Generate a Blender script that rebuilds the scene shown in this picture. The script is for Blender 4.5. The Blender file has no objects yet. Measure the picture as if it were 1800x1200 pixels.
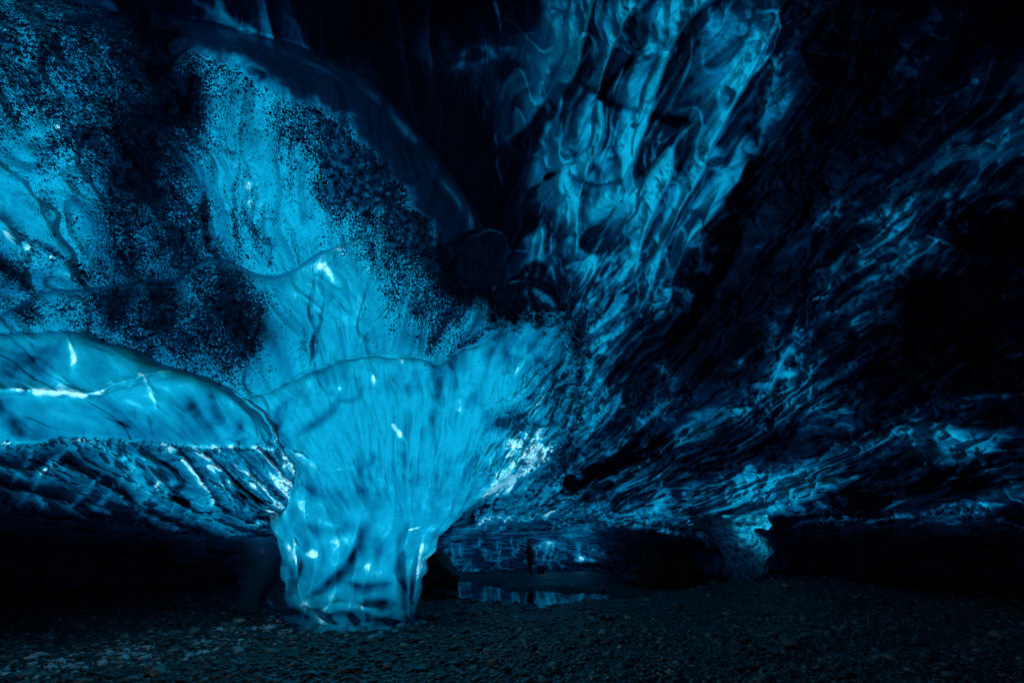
import bpy, math, random
import numpy as np
from mathutils import Vector, Matrix

# ------------------------------------------------------------------ camera, world, sun
D2R = math.radians
TILT = D2R(24.8); CAMZ = 1.2
scn = bpy.context.scene
cam_d = bpy.data.cameras.new('camera'); cam = bpy.data.objects.new('camera', cam_d)
scn.collection.objects.link(cam); scn.camera = cam
cam.location = (0, 0, CAMZ); cam.rotation_euler = (D2R(90) + TILT, 0, 0)
cam_d.sensor_width = 36; cam_d.lens = 16; cam_d.clip_start = 0.05; cam_d.clip_end = 2000

SUN_EL, SUN_AZ = D2R(27), D2R(-14)          # azimuth from +Y, negative to the left
world = bpy.data.worlds.new('World'); scn.world = world; world.use_nodes = True
wn = world.node_tree.nodes; wl = world.node_tree.links
sky = wn.new('ShaderNodeTexSky'); sky.sky_type = 'NISHITA'; sky.sun_disc = False
sky.sun_elevation = SUN_EL; sky.sun_rotation = SUN_AZ
wl.new(sky.outputs[0], wn['Background'].inputs[0]); wn['Background'].inputs[1].default_value = 0.10
sun_d = bpy.data.lights.new('sun', 'SUN'); sun = bpy.data.objects.new('sun', sun_d)
scn.collection.objects.link(sun)
sun_d.energy = 3.2; sun_d.angle = D2R(22); sun_d.color = (0.90, 0.96, 1.0)
sdir = Vector((math.sin(SUN_AZ) * math.cos(SUN_EL), math.cos(SUN_AZ) * math.cos(SUN_EL), math.sin(SUN_EL)))
sun.rotation_euler = sdir.to_track_quat('Z', 'Y').to_euler(); sun.location = (0, 40, 30)
vs = scn.view_settings; vs.view_transform = 'Standard'; vs.look = 'None'; vs.gamma = 1; vs.use_curve_mapping = False
vs.exposure = 0.9
scn.cycles.max_bounces = 6; scn.cycles.diffuse_bounces = 3; scn.cycles.glossy_bounces = 3
scn.cycles.transmission_bounces = 5; scn.cycles.transparent_max_bounces = 6
scn.cycles.caustics_reflective = False; scn.cycles.caustics_refractive = False
scn.cycles.sample_clamp_indirect = 4
scn.cycles.use_denoising = True

# ------------------------------------------------------------------ NUMPY FIELDS
#NUMPY_BEGIN
CT, ST = math.cos(TILT), math.sin(TILT)
def to_world(px, py, d):
    """point at optical depth d seen under the survey direction (px, py)"""
    u = (px - 900.0) / 800.0; v = (600.0 - py) / 800.0
    return np.stack([u * d, d * (CT - v * ST), CAMZ + d * (ST + v * CT)], -1)
def ground_pt(px, py, z=0.0):
    u = (px - 900.0) / 800.0; v = (600.0 - py) / 800.0
    d = (z - CAMZ) / (ST + v * CT)
    return (u * d, d * (CT - v * ST), z)

_rng = np.random.default_rng(7)
_perm = _rng.permutation(4096).astype(np.int64)
_g3 = _rng.normal(size=(4096, 3)); _g3 /= np.linalg.norm(_g3, axis=1)[:, None]; _g3 = _g3.astype(np.float32)
def perlin(p):
    p = np.asarray(p, np.float32); shp = p.shape[:-1]; p = p.reshape(-1, 3)
    i = np.floor(p).astype(np.int64); f = p - i
    w = f * f * f * (f * (f * 6 - 15) + 10)
    out = np.zeros(len(p), np.float32)
    for a in (0, 1):
        for b in (0, 1):
            for c in (0, 1):
                h = _perm[(_perm[(_perm[(i[:, 0] + a) & 4095] + i[:, 1] + b) & 4095] + i[:, 2] + c) & 4095]
                g = _g3[h]
                dt = g[:, 0] * (f[:, 0] - a) + g[:, 1] * (f[:, 1] - b) + g[:, 2] * (f[:, 2] - c)
                out += dt * (w[:, 0] if a else 1 - w[:, 0]) * (w[:, 1] if b else 1 - w[:, 1]) * (w[:, 2] if c else 1 - w[:, 2])
    return (out * 1.6).reshape(shp)
def fbm(p, o=3, gain=.5):
    s = 0; a = 1.0
    for k in range(o):
        s = s + a * perlin(p * (2.03 ** k) + 17.3 * k); a *= gain
    return s
def ridged(p, o=3, gain=.5):
    s = 0; a = 1.0; t = 0
    for k in range(o):
        s = s + a * (1 - np.minimum(1, np.abs(perlin(p * (2.1 ** k) + 9.7 * k)) * 1.9)); t += a; a *= gain
    return s / t
def saw(x, e=.10):
    """folded sheet: rises slowly, breaks off at a crisp crease"""
    t = x - np.floor(x); return t * (1 - np.clip((t - (1 - e)) / e, 0, 1))
def sstep(a, b, x):
    t = np.clip((x - a) / (b - a), 0, 1); return t * t * (3 - 2 * t)
def cubic1(xs, V, x):
    """V: (..., len(xs)) sampled at x (1-D points): returns per-point values; V is (n_pts, len) or (len,)"""
    xs = np.asarray(xs, float); n = len(xs)
    i = np.clip(np.searchsorted(xs, x) - 1, 0, n - 2)
    h = xs[i + 1] - xs[i]; t = np.clip((x - xs[i]) / h, 0, 1)
    if V.ndim == 1:
        get = lambda k: V[k]
        sl = np.diff(V) / np.diff(xs); m = np.empty_like(V)
        m[1:-1] = (sl[1:] + sl[:-1]) / 2; m[0] = sl[0]; m[-1] = sl[-1]
        gm = lambda k: m[k]
    else:
        r = np.arange(len(x)); get = lambda k: V[r, k]
        sl = np.diff(V, axis=1) / np.diff(xs)[None]; m = np.empty_like(V)
        m[:, 1:-1] = (sl[:, 1:] + sl[:, :-1]) / 2; m[:, 0] = sl[:, 0]; m[:, -1] = sl[:, -1]
        gm = lambda k: m[r, k]
    t2 = t * t; t3 = t2 * t
    return (2 * t3 - 3 * t2 + 1) * get(i) + (t3 - 2 * t2 + t) * h * gm(i) + (-2 * t3 + 3 * t2) * get(i + 1) + (t3 - t2) * h * gm(i + 1)
def grid2(xs, ys, V, X, Y):
    """tensor cubic: X, Y 1-D axes of the target grid -> (len(Y), len(X))"""
    V = np.asarray(V, float)
    A = np.stack([cubic1(xs, row, X) for row in V], 0)            # ny x NX
    return cubic1(ys, np.repeat(A.T, 1, 0).copy(), Y[:1]) if False else np.stack([_c(ys, A, y) for y in Y], 0)
def _c(ys, A, y):
    ys = np.asarray(ys, float); n = len(ys)
    i = int(np.clip(np.searchsorted(ys, y) - 1, 0, n - 2)); h = ys[i + 1] - ys[i]; t = float(np.clip((y - ys[i]) / h, 0, 1))
    def m(k):
        if k == 0: return (A[1] - A[0]) / (ys[1] - ys[0])
        if k == n - 1: return (A[-1] - A[-2]) / (ys[-1] - ys[-2])
        return .5 * ((A[k + 1] - A[k]) / (ys[k + 1] - ys[k]) + (A[k] - A[k - 1]) / (ys[k] - ys[k - 1]))
    t2 = t * t; t3 = t2 * t
    return (2 * t3 - 3 * t2 + 1) * A[i] + (t3 - 2 * t2 + t) * h * m(i) + (-2 * t3 + 3 * t2) * A[i + 1] + (t3 - t2) * h * m(i + 1)

def poly_sd(poly, X, Y):
    """signed distance to polygon, positive inside"""
    P = np.asarray(poly, float); Q = np.roll(P, -1, 0)
    d2 = np.full(X.shape, 1e12); ins = np.zeros(X.shape, bool)
    for (ax, ay), (bx, by) in zip(P, Q):
        ex, ey = bx - ax, by - ay; L = ex * ex + ey * ey + 1e-9
        t = np.clip(((X - ax) * ex + (Y - ay) * ey) / L, 0, 1)
        d2 = np.minimum(d2, (X - ax - t * ex) ** 2 + (Y - ay - t * ey) ** 2)
        c = ((ay > Y) != (by > Y)) & (X < ex * (Y - ay) / (ey if abs(ey) > 1e-9 else 1e-9) + ax)
        ins ^= c
    return np.sqrt(d2) * np.where(ins, 1, -1)
def smooth_line(pts, n=8):
    P = np.asarray(pts, float)
    if len(P) < 3: return P
    out = []
    for i in range(len(P) - 1):
        p0 = P[max(i - 1, 0)]; p1 = P[i]; p2 = P[i + 1]; p3 = P[min(i + 2, len(P) - 1)]
        for t in np.linspace(0, 1, n, endpoint=False):
            out.append(.5 * ((2 * p1) + (-p0 + p2) * t + (2 * p0 - 5 * p1 + 4 * p2 - p3) * t * t + (-p0 + 3 * p1 - 3 * p2 + p3) * t ** 3))
    out.append(P[-1]); return np.array(out)
def line_sd(pts, X, Y):
    """signed distance to polyline (side by cross product, positive = right-hand/below when going right) and run 0..1"""
    P = np.asarray(pts, float)
    best = np.full(X.shape, 1e12); sg = np.ones(X.shape); run = np.zeros(X.shape)
    seg = np.hypot(*np.diff(P, axis=0).T); cum = np.concatenate([[0], np.cumsum(seg)]); tot = cum[-1]
    for k in range(len(P) - 1):
        ax, ay = P[k]; ex, ey = P[k + 1] - P[k]; L = ex * ex + ey * ey + 1e-9
        t = np.clip(((X - ax) * ex + (Y - ay) * ey) / L, 0, 1)
        dx = X - ax - t * ex; dy = Y - ay - t * ey; d2 = dx * dx + dy * dy
        m = d2 < best
        best = np.where(m, d2, best); sg = np.where(m, np.where(ex * dy - ey * dx >= 0, 1, -1), sg)
        run = np.where(m, (cum[k] + t * seg[k]) / tot, run)
    return np.sqrt(best), sg, run

# --- survey axes (dense where the camera looks, coarse at the sides)
STEP = 1.8
gx = np.concatenate([900 - np.geomspace(3200, 985, 60), np.arange(-80, 1881, STEP), 900 + np.geomspace(990, 3200, 60)])
gy = np.concatenate([600 - np.geomspace(2600, 650, 50), np.arange(-46, 1141, STEP), np.array([1180, 1260, 1400.])])
# an exact row at 900 lets the column's foot join the ice above it
gy[np.argmin(np.abs(gy - 900))] = 900.0
X, Y = np.meshgrid(gx, gy)
ROW900 = int(np.argmin(np.abs(gy - 900)))

# --- base: ceiling, right wall and the low chamber behind
bx = [-2300, -600, 0, 300, 600, 800, 900, 1000, 1100, 1300, 1500, 1800, 2400, 4100]
by = [-2000, -600, -100, 100, 300, 500, 600, 700, 800, 850, 900, 930, 960, 1010, 1400]
bv = [
 [2.2, 2.3, 2.4, 2.4, 2.4, 2.4, 2.4, 2.4, 2.4, 2.4, 2.4, 2.3, 2.2, 2.0],
 [2.2, 3.6, 4.3, 4.5, 4.6, 4.6, 4.6, 4.5, 4.5, 4.4, 4.4, 4.2, 3.6, 2.2],
 [2.2, 4.0, 6.0, 6.6, 7.2, 7.3, 6.8, 6.2, 5.9, 5.7, 5.7, 5.0, 3.8, 2.2],
 [2.2, 4.4, 7.5, 8.5, 9.3, 9.6, 8.6, 7.4, 7.0, 7.0, 6.9, 5.8, 4.0, 2.2],
 [2.2, 5.0, 8.6, 10, 10.2, 10.5, 9.8, 8.5, 8.1, 8.2, 7.9, 6.6, 4.4, 2.2],
 [2.2, 5.4, 9.4, 10.3, 10.6, 10.6, 10.2, 9.1, 8.9, 9.3, 8.9, 7.4, 4.8, 2.2],
 [2.2, 5.4, 9.6, 10, 10, 10, 9.6, 9.0, 9.2, 9.8, 9.5, 7.9, 5.0, 2.2],
 [2.2, 5.4, 9.6, 10, 9.6, 9.6, 9.2, 8.8, 9.6, 10.4, 10.1, 8.4, 5.2, 2.2],
 [2.2, 5.4, 9.6, 10, 9.4, 9.6, 9.4, 9.6, 10.4, 11.3, 10.8, 9.0, 5.5, 2.2],
 [2.2, 5.4, 9.8, 10, 9.4, 10.0, 10.4, 11.0, 11.4, 11.8, 11.3, 9.4, 5.7, 2.2],
 [2.2, 5.6, 10.5, 11, 9.8, 12.5, 13.6, 13.8, 13.6, 12.4, 11.8, 9.8, 5.8, 2.2],
 [2.2, 5.8, 13, 14, 14, 18, 18.5, 18.5, 17, 17, 16, 13, 6.2, 2.2],
 [2.2, 6.0, 15, 16, 21, 27, 28, 28, 26, 22, 19, 15, 6.6, 2.2],
 [2.2, 6.2, 16, 17, 23, 31, 33, 33, 30, 24, 21, 16, 7, 2.2],
 [2.2, 6.2, 16, 17, 23, 31, 33, 33, 30, 24, 21, 16, 7, 2.2]]
DEP = grid2(bx, by, bv, gx, gy)
LAB = np.where((Y > 905) | ((X < 850) & (Y > 840)), 5, 0)
LAB = np.where((Y < 905) & (X > 830), 0, LAB)
JN0 = fbm(np.stack([X / 30, Y / 22, 0 * X + 2], -1), 3, .6)
LAB = np.where((X > 835) & (Y > 880), np.where(Y > 918 + 26 * JN0, 5, 0), LAB)

def round_poly(poly):
    P = np.asarray(poly, float); n = len(P); out = []
    for i in range(n):
        p0, p1, p2, p3 = P[i - 1], P[i], P[(i + 1) % n], P[(i + 2) % n]
        if max(np.hypot(*(p2 - p1)), np.hypot(*(p1 - p0)), np.hypot(*(p3 - p2))) > 150: out.append(p1); continue
        for t in (0, .25, .5, .75):
            out.append(.5 * ((2 * p1) + (-p0 + p2) * t + (2 * p0 - 5 * p1 + 4 * p2 - p3) * t * t + (-p0 + 3 * p1 - 3 * p2 + p3) * t ** 3))
    return np.array(out)
def tier(poly, dvals, w, bulge, rnd, lab, xs=None, ys=None, sel=None, soft=0, jag=0):
    """lay a rounded tier of ice over what is behind it"""
    global DEP, LAB
    sd = poly_sd(round_poly(poly), X, Y)
    sd = sd + jag
    d = grid2(xs, ys, dvals, gx, gy)
    s = np.clip(sd / rnd, 0, 1)
    d = d + bulge * (1 - np.sqrt(np.clip(1 - (1 - s) ** 2, 0, 1)))
    m = sstep(-w, 0, sd) if np.ndim(soft) == 0 else sstep(-w - soft, soft * .6, sd)
    if lab == 0: m = m * sstep(800, 885, Y)
    DEP = DEP * (1 - m) + d * m
    LAB = np.where(m > .5, lab, LAB)
    return sd

wob = 16 * fbm(np.stack([X / 70, Y / 70, 0 * X], -1), 3, .6); gate = np.clip(.75 + 1.1 * fbm(np.stack([X / 28, Y / 28, 0 * X + 9], -1), 2), .1, 1.3)
jn = fbm(np.stack([X / 13, Y / 13, 0 * X + 2], -1), 3, .6); jw = fbm(np.stack([X / 55, Y / 40, 0 * X + 6], -1), 2)
# right-hand roof: its low lip over the dark passage
T_R = [(1010, 860), (1045, 908), (1075, 922), (1115, 926), (1150, 938), (1200, 946), (1245, 954), (1262, 930), (1368, 930),
       (1382, 930), (1410, 921), (1450, 914), (1530, 916), (1600, 911), (1640, 905), (1700, 903), (1745, 912), (1800, 930), (2300, 985), (4300, 1000), (4300, 780), (2400, 780), (1100, 780), (960, 820)]
tx = [-2400, -600, 0, 480, 850, 1100, 1300, 1500, 1800, 2400, 4200]
sdR = tier(T_R, [[2.2, 5, 9, 9, 10, 11.0, 11.6, 11.1, 9.2, 5.6, 2.2], [2.2, 5, 9, 9, 12, 12.8, 12.3, 11.8, 9.7, 5.8, 2.2], [2.2, 5, 9, 9, 13, 14.2, 12.9, 12.3, 10.2, 6.2, 2.2]],
     7, .5, 20, 0, tx, [830, 900, 950], jag=9 * jn + 9 * jw)
# left dome
T_D = [(-2400, -2100), (-900, -900), (-300, -160), (0, -20), (200, 25), (380, 45), (520, 85), (640, 140), (730, 230), (790, 310), (835, 378), (846, 430), (855, 560), (855, 760), (-2400, 760)]
sdD = tier(T_D, [[2.2, 2.2, 2.2, 2.2, 2.2, 2.2], [2.2, 3.4, 3.6, 3.8, 4, 4], [2.2, 3.8, 5.6, 6.2, 6.4, 6.6], [2.2, 4.0, 6.3, 7.0, 7.2, 7.4], [2.2, 4.4, 7.0, 7.8, 8.1, 8.5], [2.2, 4.6, 7.4, 8.3, 8.6, 8.8], [2.2, 4.8, 7.8, 8.6, 8.9, 9.1]],
     10, 1.5, 150, 1, [-2400, -600, 0, 300, 600, 900], [-2100, -600, -100, 100, 300, 500, 760])
# dark knob beside the dome
sdK = tier([(720, 480), (760, 445), (800, 430), (835, 408), (862, 402), (884, 410), (892, 432), (889, 470), (884, 500), (884, 540), (860, 620), (720, 620)],
     [[9.6, 9.6], [9.6, 9.6]], 7, .4, 30, 6, [600, 1000], [300, 700], jag=8 * jw + 4 * jn)
sdK2 = tier([(800, 620), (840, 540), (862, 520), (885, 500), (905, 490), (930, 492), (958, 500), (985, 540), (980, 620)],
     [[9.2, 9.2], [9.2, 9.2]], 6, .35, 24, 6, [600, 1100], [300, 700], jag=8 * jw + 5 * jn)
# middle shelf
T_M = [(-2400, 620), (-700, 575), (0, 556), (60, 522), (150, 511), (230, 500), (300, 492), (330, 472), (384, 459), (430, 476), (470, 487), (520, 479), (562, 448), (610, 428), (652, 413), (700, 392), (738, 380),
       (762, 430), (778, 470), (800, 520), (822, 528), (850, 520), (868, 560), (900, 568), (920, 562), (955, 580), (985, 576), (1005, 640), (985, 800), (-2400, 800)]
sdM = tier(T_M, [[2.1, 4.1, 7.2, 8.2, 8.5, 8.8], [2.1, 4.1, 7.0, 7.7, 8.0, 8.3], [2.1, 4.1, 6.9, 7.5, 7.8, 8.1], [2.1, 4.1, 6.9, 7.4, 7.7, 8.0]],
     4, .14, 16, 2, [-2400, -600, 0, 450, 750, 1000], [380, 500, 620, 800], jag=20 * jn * sstep(690, 770, X) + 5 * jw, soft=14 * sstep(700, 800, X))
# column: fan and neck
XL = ([600, 660, 700, 760, 800, 850, 880, 900, 925, 950, 980, 1010, 1040, 1070, 1100, 1180], [560, 500, 462, 478, 492, 480, 475, 474, 476, 484, 492, 497, 500, 499, 496, 490])
XR = ([600, 660, 700, 760, 800, 850, 880, 900, 925, 950, 980, 1010, 1040, 1070, 1100, 1180], [1000, 1010, 1008, 980, 950, 885, 842, 818, 790, 769, 755, 746, 739, 733, 728, 722])
T_C = [(420, 705), (470, 690), (530, 660), (580, 642), (640, 628), (700, 624), (745, 634), (764, 642), (790, 631), (822, 612), (860, 592), (905, 574), (925, 563), (945, 574), (972, 566), (988, 585), (1004, 612), (1010, 655), (1016, 700), (990, 750), (955, 790), (905, 830), (868, 862), (845, 878), (818, 900),
       (818, 916), (474, 916), (474, 900), (478, 870), (500, 840), (490, 800), (478, 780), (474, 755), (455, 725)]
sdC = tier(T_C, [[7.7, 7.7, 7.7, 7.95, 8.5], [7.4, 7.35, 7.4, 7.7, 8.5], [7.6, 7.35, 7.2, 7.7, 8.7], [7.8, 7.6, 7.5, 7.9, 8.6]],
     3.6, .14, 16, 3, [420, 560, 700, 850, 1010], [580, 680, 790, 916], soft=60 * sstep(860, 960, X) * sstep(830, 740, Y) + 10, jag=(22 * jn * sstep(830, 930, X) + 7 * jw) * sstep(850, 800, Y))
# underside of the overhang, then its bright tongue
T_U = [(-2400, 700), (0, 760), (300, 775), (440, 780), (486, 790), (508, 830), (505, 870), (486, 905), (480, 915), (440, 936), (415, 948), (390, 938), (320, 930), (280, 925), (180, 912), (60, 895), (0, 893), (-700, 905), (-2400, 960)]
sdU = tier(T_U, [[2.0, 3.9, 6.45, 6.9, 7.3, 7.5], [2.0, 3.9, 6.55, 7.0, 7.35, 7.6], [2.05, 4.1, 7.2, 7.6, 7.9, 8.0], [2.1, 4.4, 8.2, 8.7, 8.8, 8.6], [2.1, 4.6, 9.4, 9.8, 9.9, 9.6]],
     9, .3, 22, 4, [-2400, -600, 0, 250, 420, 510], [700, 790, 850, 900, 945], jag=9 * jw + 5 * jn, soft=24 * sstep(400, 470, X) * sstep(900, 840, Y))
T_T = [(-2400, 640), (-700, 610), (0, 589), (90, 584), (150, 592), (215, 612), (290, 645), (350, 664), (400, 688), (445, 718), (470, 752), (480, 792), (430, 786), (350, 786), (290, 782), (220, 779), (130, 771), (60, 781), (0, 778), (-700, 790), (-2400, 800)]
sdT = tier(T_T, [[2.05, 3.9, 6.7, 6.85, 7.0, 7.25], [2.05, 3.8, 6.4, 6.6, 6.85, 7.15], [2.0, 3.8, 6.25, 6.5, 6.75, 7.1], [2.0, 3.8, 6.3, 6.55, 6.85, 7.15]],
     3.6, .10, 14, 4, [-2400, -600, 0, 200, 350, 480], [580, 650, 720, 800], jag=7 * jw + 5 * jn * sstep(740, 775, Y), soft=46 * sstep(380, 470, X) + 6 * sstep(740, 775, Y))

def ellipse_d(px, py, side):
    xl = np.interp(py, *XL); xr = np.interp(py, *XR)
    s = np.clip((px - (xl + xr) / 2) / ((xr - xl) / 2), -1, 1)
    e = np.sqrt(np.clip(1 - s * s, 0, 1))
    return 8.35 - side * (.75 * e if side > 0 else 3.0 * e)
inN = (X > np.interp(Y, *XL)) & (X < np.interp(Y, *XR))
bl = sstep(800, 897, Y) * (LAB == 3) * inN
DEP = DEP * (1 - bl) + ellipse_d(X, Y, 1) * bl
# above row 900 the neck is the column; from the next row on the ice behind it takes over
lower = inN & (Y > 900.5)
below = grid2(bx, by, bv, gx, gy)
tb = sstep(901, 935, Y)
DEP = np.where(lower, ellipse_d(X, Y, -1) * (1 - tb) + below * tb, DEP)
LAB = np.where(lower, 5, LAB)
Ls = LAB.copy()

# --- relief ------------------------------------------------------------
W = to_world(X, Y, DEP)
th = np.arctan2(X - 720, 1080 - Y); rr = np.log(np.hypot(X - 720, 1080 - Y) + 40)
wrp = perlin(W * .55)
wrp2 = perlin(W * 1.3 + 40)
flow = np.stack([th * 9 + .45 * wrp + .16 * wrp2, rr * 2.2 + .5 * wrp, 0 * th], -1)
R_m = (LAB == 0).astype(float); D_m = (LAB == 1).astype(float); M_m = (LAB == 2).astype(float)
C_m = (LAB == 3).astype(float); T_m = ((LAB == 4) & (sdT > -6) & ((sdT > 0) | (Y < 760) | (X > 470))).astype(float); U_m = (LAB == 4) * (1 - T_m); V_m = (LAB == 5).astype(float)
K_m = (LAB == 6).astype(float)
scal = ridged(np.stack([flow[..., 0] * 2.2, flow[..., 1] * 4.5, 0 * th + 3], -1), 3, .55)
fine = ridged(W * np.array([3.2, 2.2, 3.0]) + 1.3 * wrp[..., None], 3, .5)
big = fbm(W * .5 + 5, 2)
foldv = ridged(np.stack([flow[..., 0] * 1.3 + 5, flow[..., 1] * 1.2, 0 * th], -1), 2, .5)
infr = sstep(0, 70, np.abs(Y - 0) * 0 + 70)
rough_r = sstep(880, 1040, X) * R_m
cr = sstep(830, 960, X + .35 * (Y - 700)) * sstep(560, 680, Y)      # rippled right flank of the column
hg = 1 - .75 * sstep(560, 380, Y) * sstep(1420, 1250, X)
rel = (-.34 * (foldv - .5) - .22 * hg * (scal - .5) - .11 * hg * (fine - .5) + .18 * big) * R_m * (.25 + .75 * sstep(820, 1000, X))
rel += (-.30 * (foldv - .6) + .12 * big - .03 * (fine - .5)) * D_m
rel += (-.20 * (foldv - .6) + .10 * big - .02 * (fine - .5)) * M_m
rel += (-.10 * (foldv - .6) + .08 * big - cr * (.22 * (scal - .5) + .22 * (fine - .5)) - .02 * (fine - .5)) * C_m * (1 - .9 * sstep(860, 898, Y))
rel += (.10 * big - .05 * (foldv - .5)) * T_m
rel += (.10 * big - .22 * (scal - .5) - .12 * (fine - .5)) * U_m
fineV = ridged(W * .8 + .5 * wrp[..., None], 3, .5)
rel += (.25 * big - .5 * (fineV - .5)) * V_m * sstep(903, 930, Y + 40 * (~inN))
rel += (-.22 * (fine - .5) - .18 * (foldv - .5) + .12 * big) * K_m

# --- painted_light: light and dark painted by area into what the ice transmits
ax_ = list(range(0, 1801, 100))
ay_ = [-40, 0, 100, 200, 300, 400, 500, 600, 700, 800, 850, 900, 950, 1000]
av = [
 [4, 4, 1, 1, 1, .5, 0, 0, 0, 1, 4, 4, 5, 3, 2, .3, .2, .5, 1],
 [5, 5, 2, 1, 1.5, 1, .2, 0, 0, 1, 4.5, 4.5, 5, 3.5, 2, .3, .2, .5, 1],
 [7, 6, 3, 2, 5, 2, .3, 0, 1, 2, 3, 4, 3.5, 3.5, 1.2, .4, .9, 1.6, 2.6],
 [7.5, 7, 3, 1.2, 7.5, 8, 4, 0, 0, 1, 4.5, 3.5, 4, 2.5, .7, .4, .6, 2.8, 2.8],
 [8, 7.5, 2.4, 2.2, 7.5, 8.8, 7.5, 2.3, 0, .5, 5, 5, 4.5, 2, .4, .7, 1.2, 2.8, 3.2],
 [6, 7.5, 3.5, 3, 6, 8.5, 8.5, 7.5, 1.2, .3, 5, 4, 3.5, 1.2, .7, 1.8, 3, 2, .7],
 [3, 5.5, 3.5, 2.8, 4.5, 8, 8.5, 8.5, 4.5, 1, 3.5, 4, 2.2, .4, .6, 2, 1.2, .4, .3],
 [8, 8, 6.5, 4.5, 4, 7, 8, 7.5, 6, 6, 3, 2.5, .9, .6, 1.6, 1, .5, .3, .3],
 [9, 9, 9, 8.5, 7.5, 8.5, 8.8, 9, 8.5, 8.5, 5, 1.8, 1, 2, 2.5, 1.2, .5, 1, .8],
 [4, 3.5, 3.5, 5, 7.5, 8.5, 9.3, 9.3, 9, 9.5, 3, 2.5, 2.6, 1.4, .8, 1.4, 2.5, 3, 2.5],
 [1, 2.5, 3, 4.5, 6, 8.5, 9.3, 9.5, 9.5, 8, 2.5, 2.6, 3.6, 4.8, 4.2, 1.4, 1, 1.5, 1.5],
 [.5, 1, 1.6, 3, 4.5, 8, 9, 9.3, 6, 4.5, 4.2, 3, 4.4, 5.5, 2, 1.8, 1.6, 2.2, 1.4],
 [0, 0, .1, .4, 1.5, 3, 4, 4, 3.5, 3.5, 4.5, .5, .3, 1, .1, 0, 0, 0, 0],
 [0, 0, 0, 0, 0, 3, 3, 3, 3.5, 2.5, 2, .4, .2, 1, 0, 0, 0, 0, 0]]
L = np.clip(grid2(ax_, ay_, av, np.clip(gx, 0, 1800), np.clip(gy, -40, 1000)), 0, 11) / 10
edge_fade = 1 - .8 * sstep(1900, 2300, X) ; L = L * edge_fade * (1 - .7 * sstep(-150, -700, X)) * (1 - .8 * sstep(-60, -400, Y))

n_big = fbm(np.stack([X / 85 + .8 * wrp, Y / 85, 0 * X + 4], -1), 3)
n_flow = fbm(np.stack([flow[..., 0] * 2.2, flow[..., 1] * 2.0, 0 * th + 8], -1), 3, .6)
w3 = np.stack([perlin(W * 1.7 + 3), perlin(W * 1.7 + 31), perlin(W * 1.7 + 57)], -1)
marb = ridged(W * np.array([1.2, 1.0, .9]) + 1.1 * w3 + 7, 3, .6)              # curled veins
streak = ridged(np.stack([flow[..., 0] * 3.6 + .25 * w3[..., 0], flow[..., 1] * 2.4 + .5 * w3[..., 1], 0 * th + 12], -1), 3, .6)
flake = ridged(np.stack([flow[..., 0] * 7 + 1.2 * w3[..., 0], flow[..., 1] * 11 + .9 * w3[..., 1], 0 * th + 2], -1), 2, .6)
f1 = fbm(W * np.array([.55, .5, .45]) + 70, 3); f2 = fbm(W * np.array([1.0, .9, .8]) + 90, 3); f3 = fbm(W * np.array([2.4, 2.0, 2.2]) + 33, 2)
q0 = 0 * th
fA = perlin(np.stack([th * 5, rr * 1.6, q0 + 50], -1)); fB = perlin(np.stack([th * 13, rr * 4.2, q0 + 60], -1)); fC = perlin(np.stack([th * 30, rr * 9, q0 + 70], -1))
drape = saw(th * 8.5 + 1.5 * fA + .5 * fB + .12 * f2); drapeL = saw(th * 4.2 + .75 * f1 + .1 * f2 + .3)                       # long hanging folds
slab = saw(rr * 3.0 + 1.4 * f1 + 1.6 * fB, .10)                     # crossing breaks
def crease(x, c=.86, w=.05): t = x - np.floor(x); return np.exp(-((t - c) / w) ** 2)
def cells(a, b, p=1.6):
    h = _perm[(np.floor(a).astype(np.int64) + _perm[np.floor(b).astype(np.int64) & 4095]) & 4095] / 4095.0
    return saw(a, .16) * saw(b, .16), h
scale_, h1 = cells(th * 21 + 1.9 * fB + .35 * fC, rr * 9 + 1.0 * f2 + .7 * fC + 1.5 * fB + 4)      # scallop scales
sc2_, h2 = cells(th * 47 + 1.5 * fB + 1.2 * fC, rr * 21 + 1.5 * f2 + 1.0 * fC + 1.2 * fB)
facet = (.10 + .9 * scale_ ** .7) * (.15 + 1.9 * h1 ** 2.2) * (.45 + 1.3 * h2 ** 1.5 * (.3 + sc2_))
# right side: light and dark of the folds painted in as veins
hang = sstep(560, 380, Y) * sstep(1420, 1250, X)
fold_light = (.06 + 3.0 * drape ** 1.8 * (.45 + .8 * slab)) * hang + (.02 + 1.7 * drape ** 1.5 * slab + 2.2 * facet) * (1 - hang)
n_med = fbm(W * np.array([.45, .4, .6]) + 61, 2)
fold_light = fold_light * np.clip(1 + .7 * n_big + .6 * n_flow + .9 * n_med, .08, 2.6) + 1.6 * np.clip(streak - .55, 0, 1) + .35 * np.clip(marb - .66, 0, 1)
fold_light = np.clip(fold_light, .04, 2.4)
rim_ = crease(th * 21 + 1.9 * fB + .35 * fC) * h1 * (h2 > .35) + .8 * crease(rr * 9 + 1.0 * f2 + .7 * fC + 1.5 * fB + 4, .84, .045) * (h1 > .3) * h2  # thin glint lines painted along the scallop edges
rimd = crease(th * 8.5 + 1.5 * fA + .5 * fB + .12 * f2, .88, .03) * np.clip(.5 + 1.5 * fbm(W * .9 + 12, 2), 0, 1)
LR = np.clip(1.75 * (L + .012) ** 1.28 * fold_light + (L + .05) ** .9 * (.75 * rim_ * (1 - .8 * hang) + .65 * rimd) * np.clip(.6 + 1.2 * n_med + .8 * n_big, .1, 1.6), 0, 1.05)
LD = 1.22 * L * np.clip(1 + .30 * n_flow + .22 * n_big, .15, 1.35)
LM = L * np.clip(1 + .32 * n_flow + .16 * n_big + .22 * (drapeL - .45), .2, 1.3)
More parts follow.
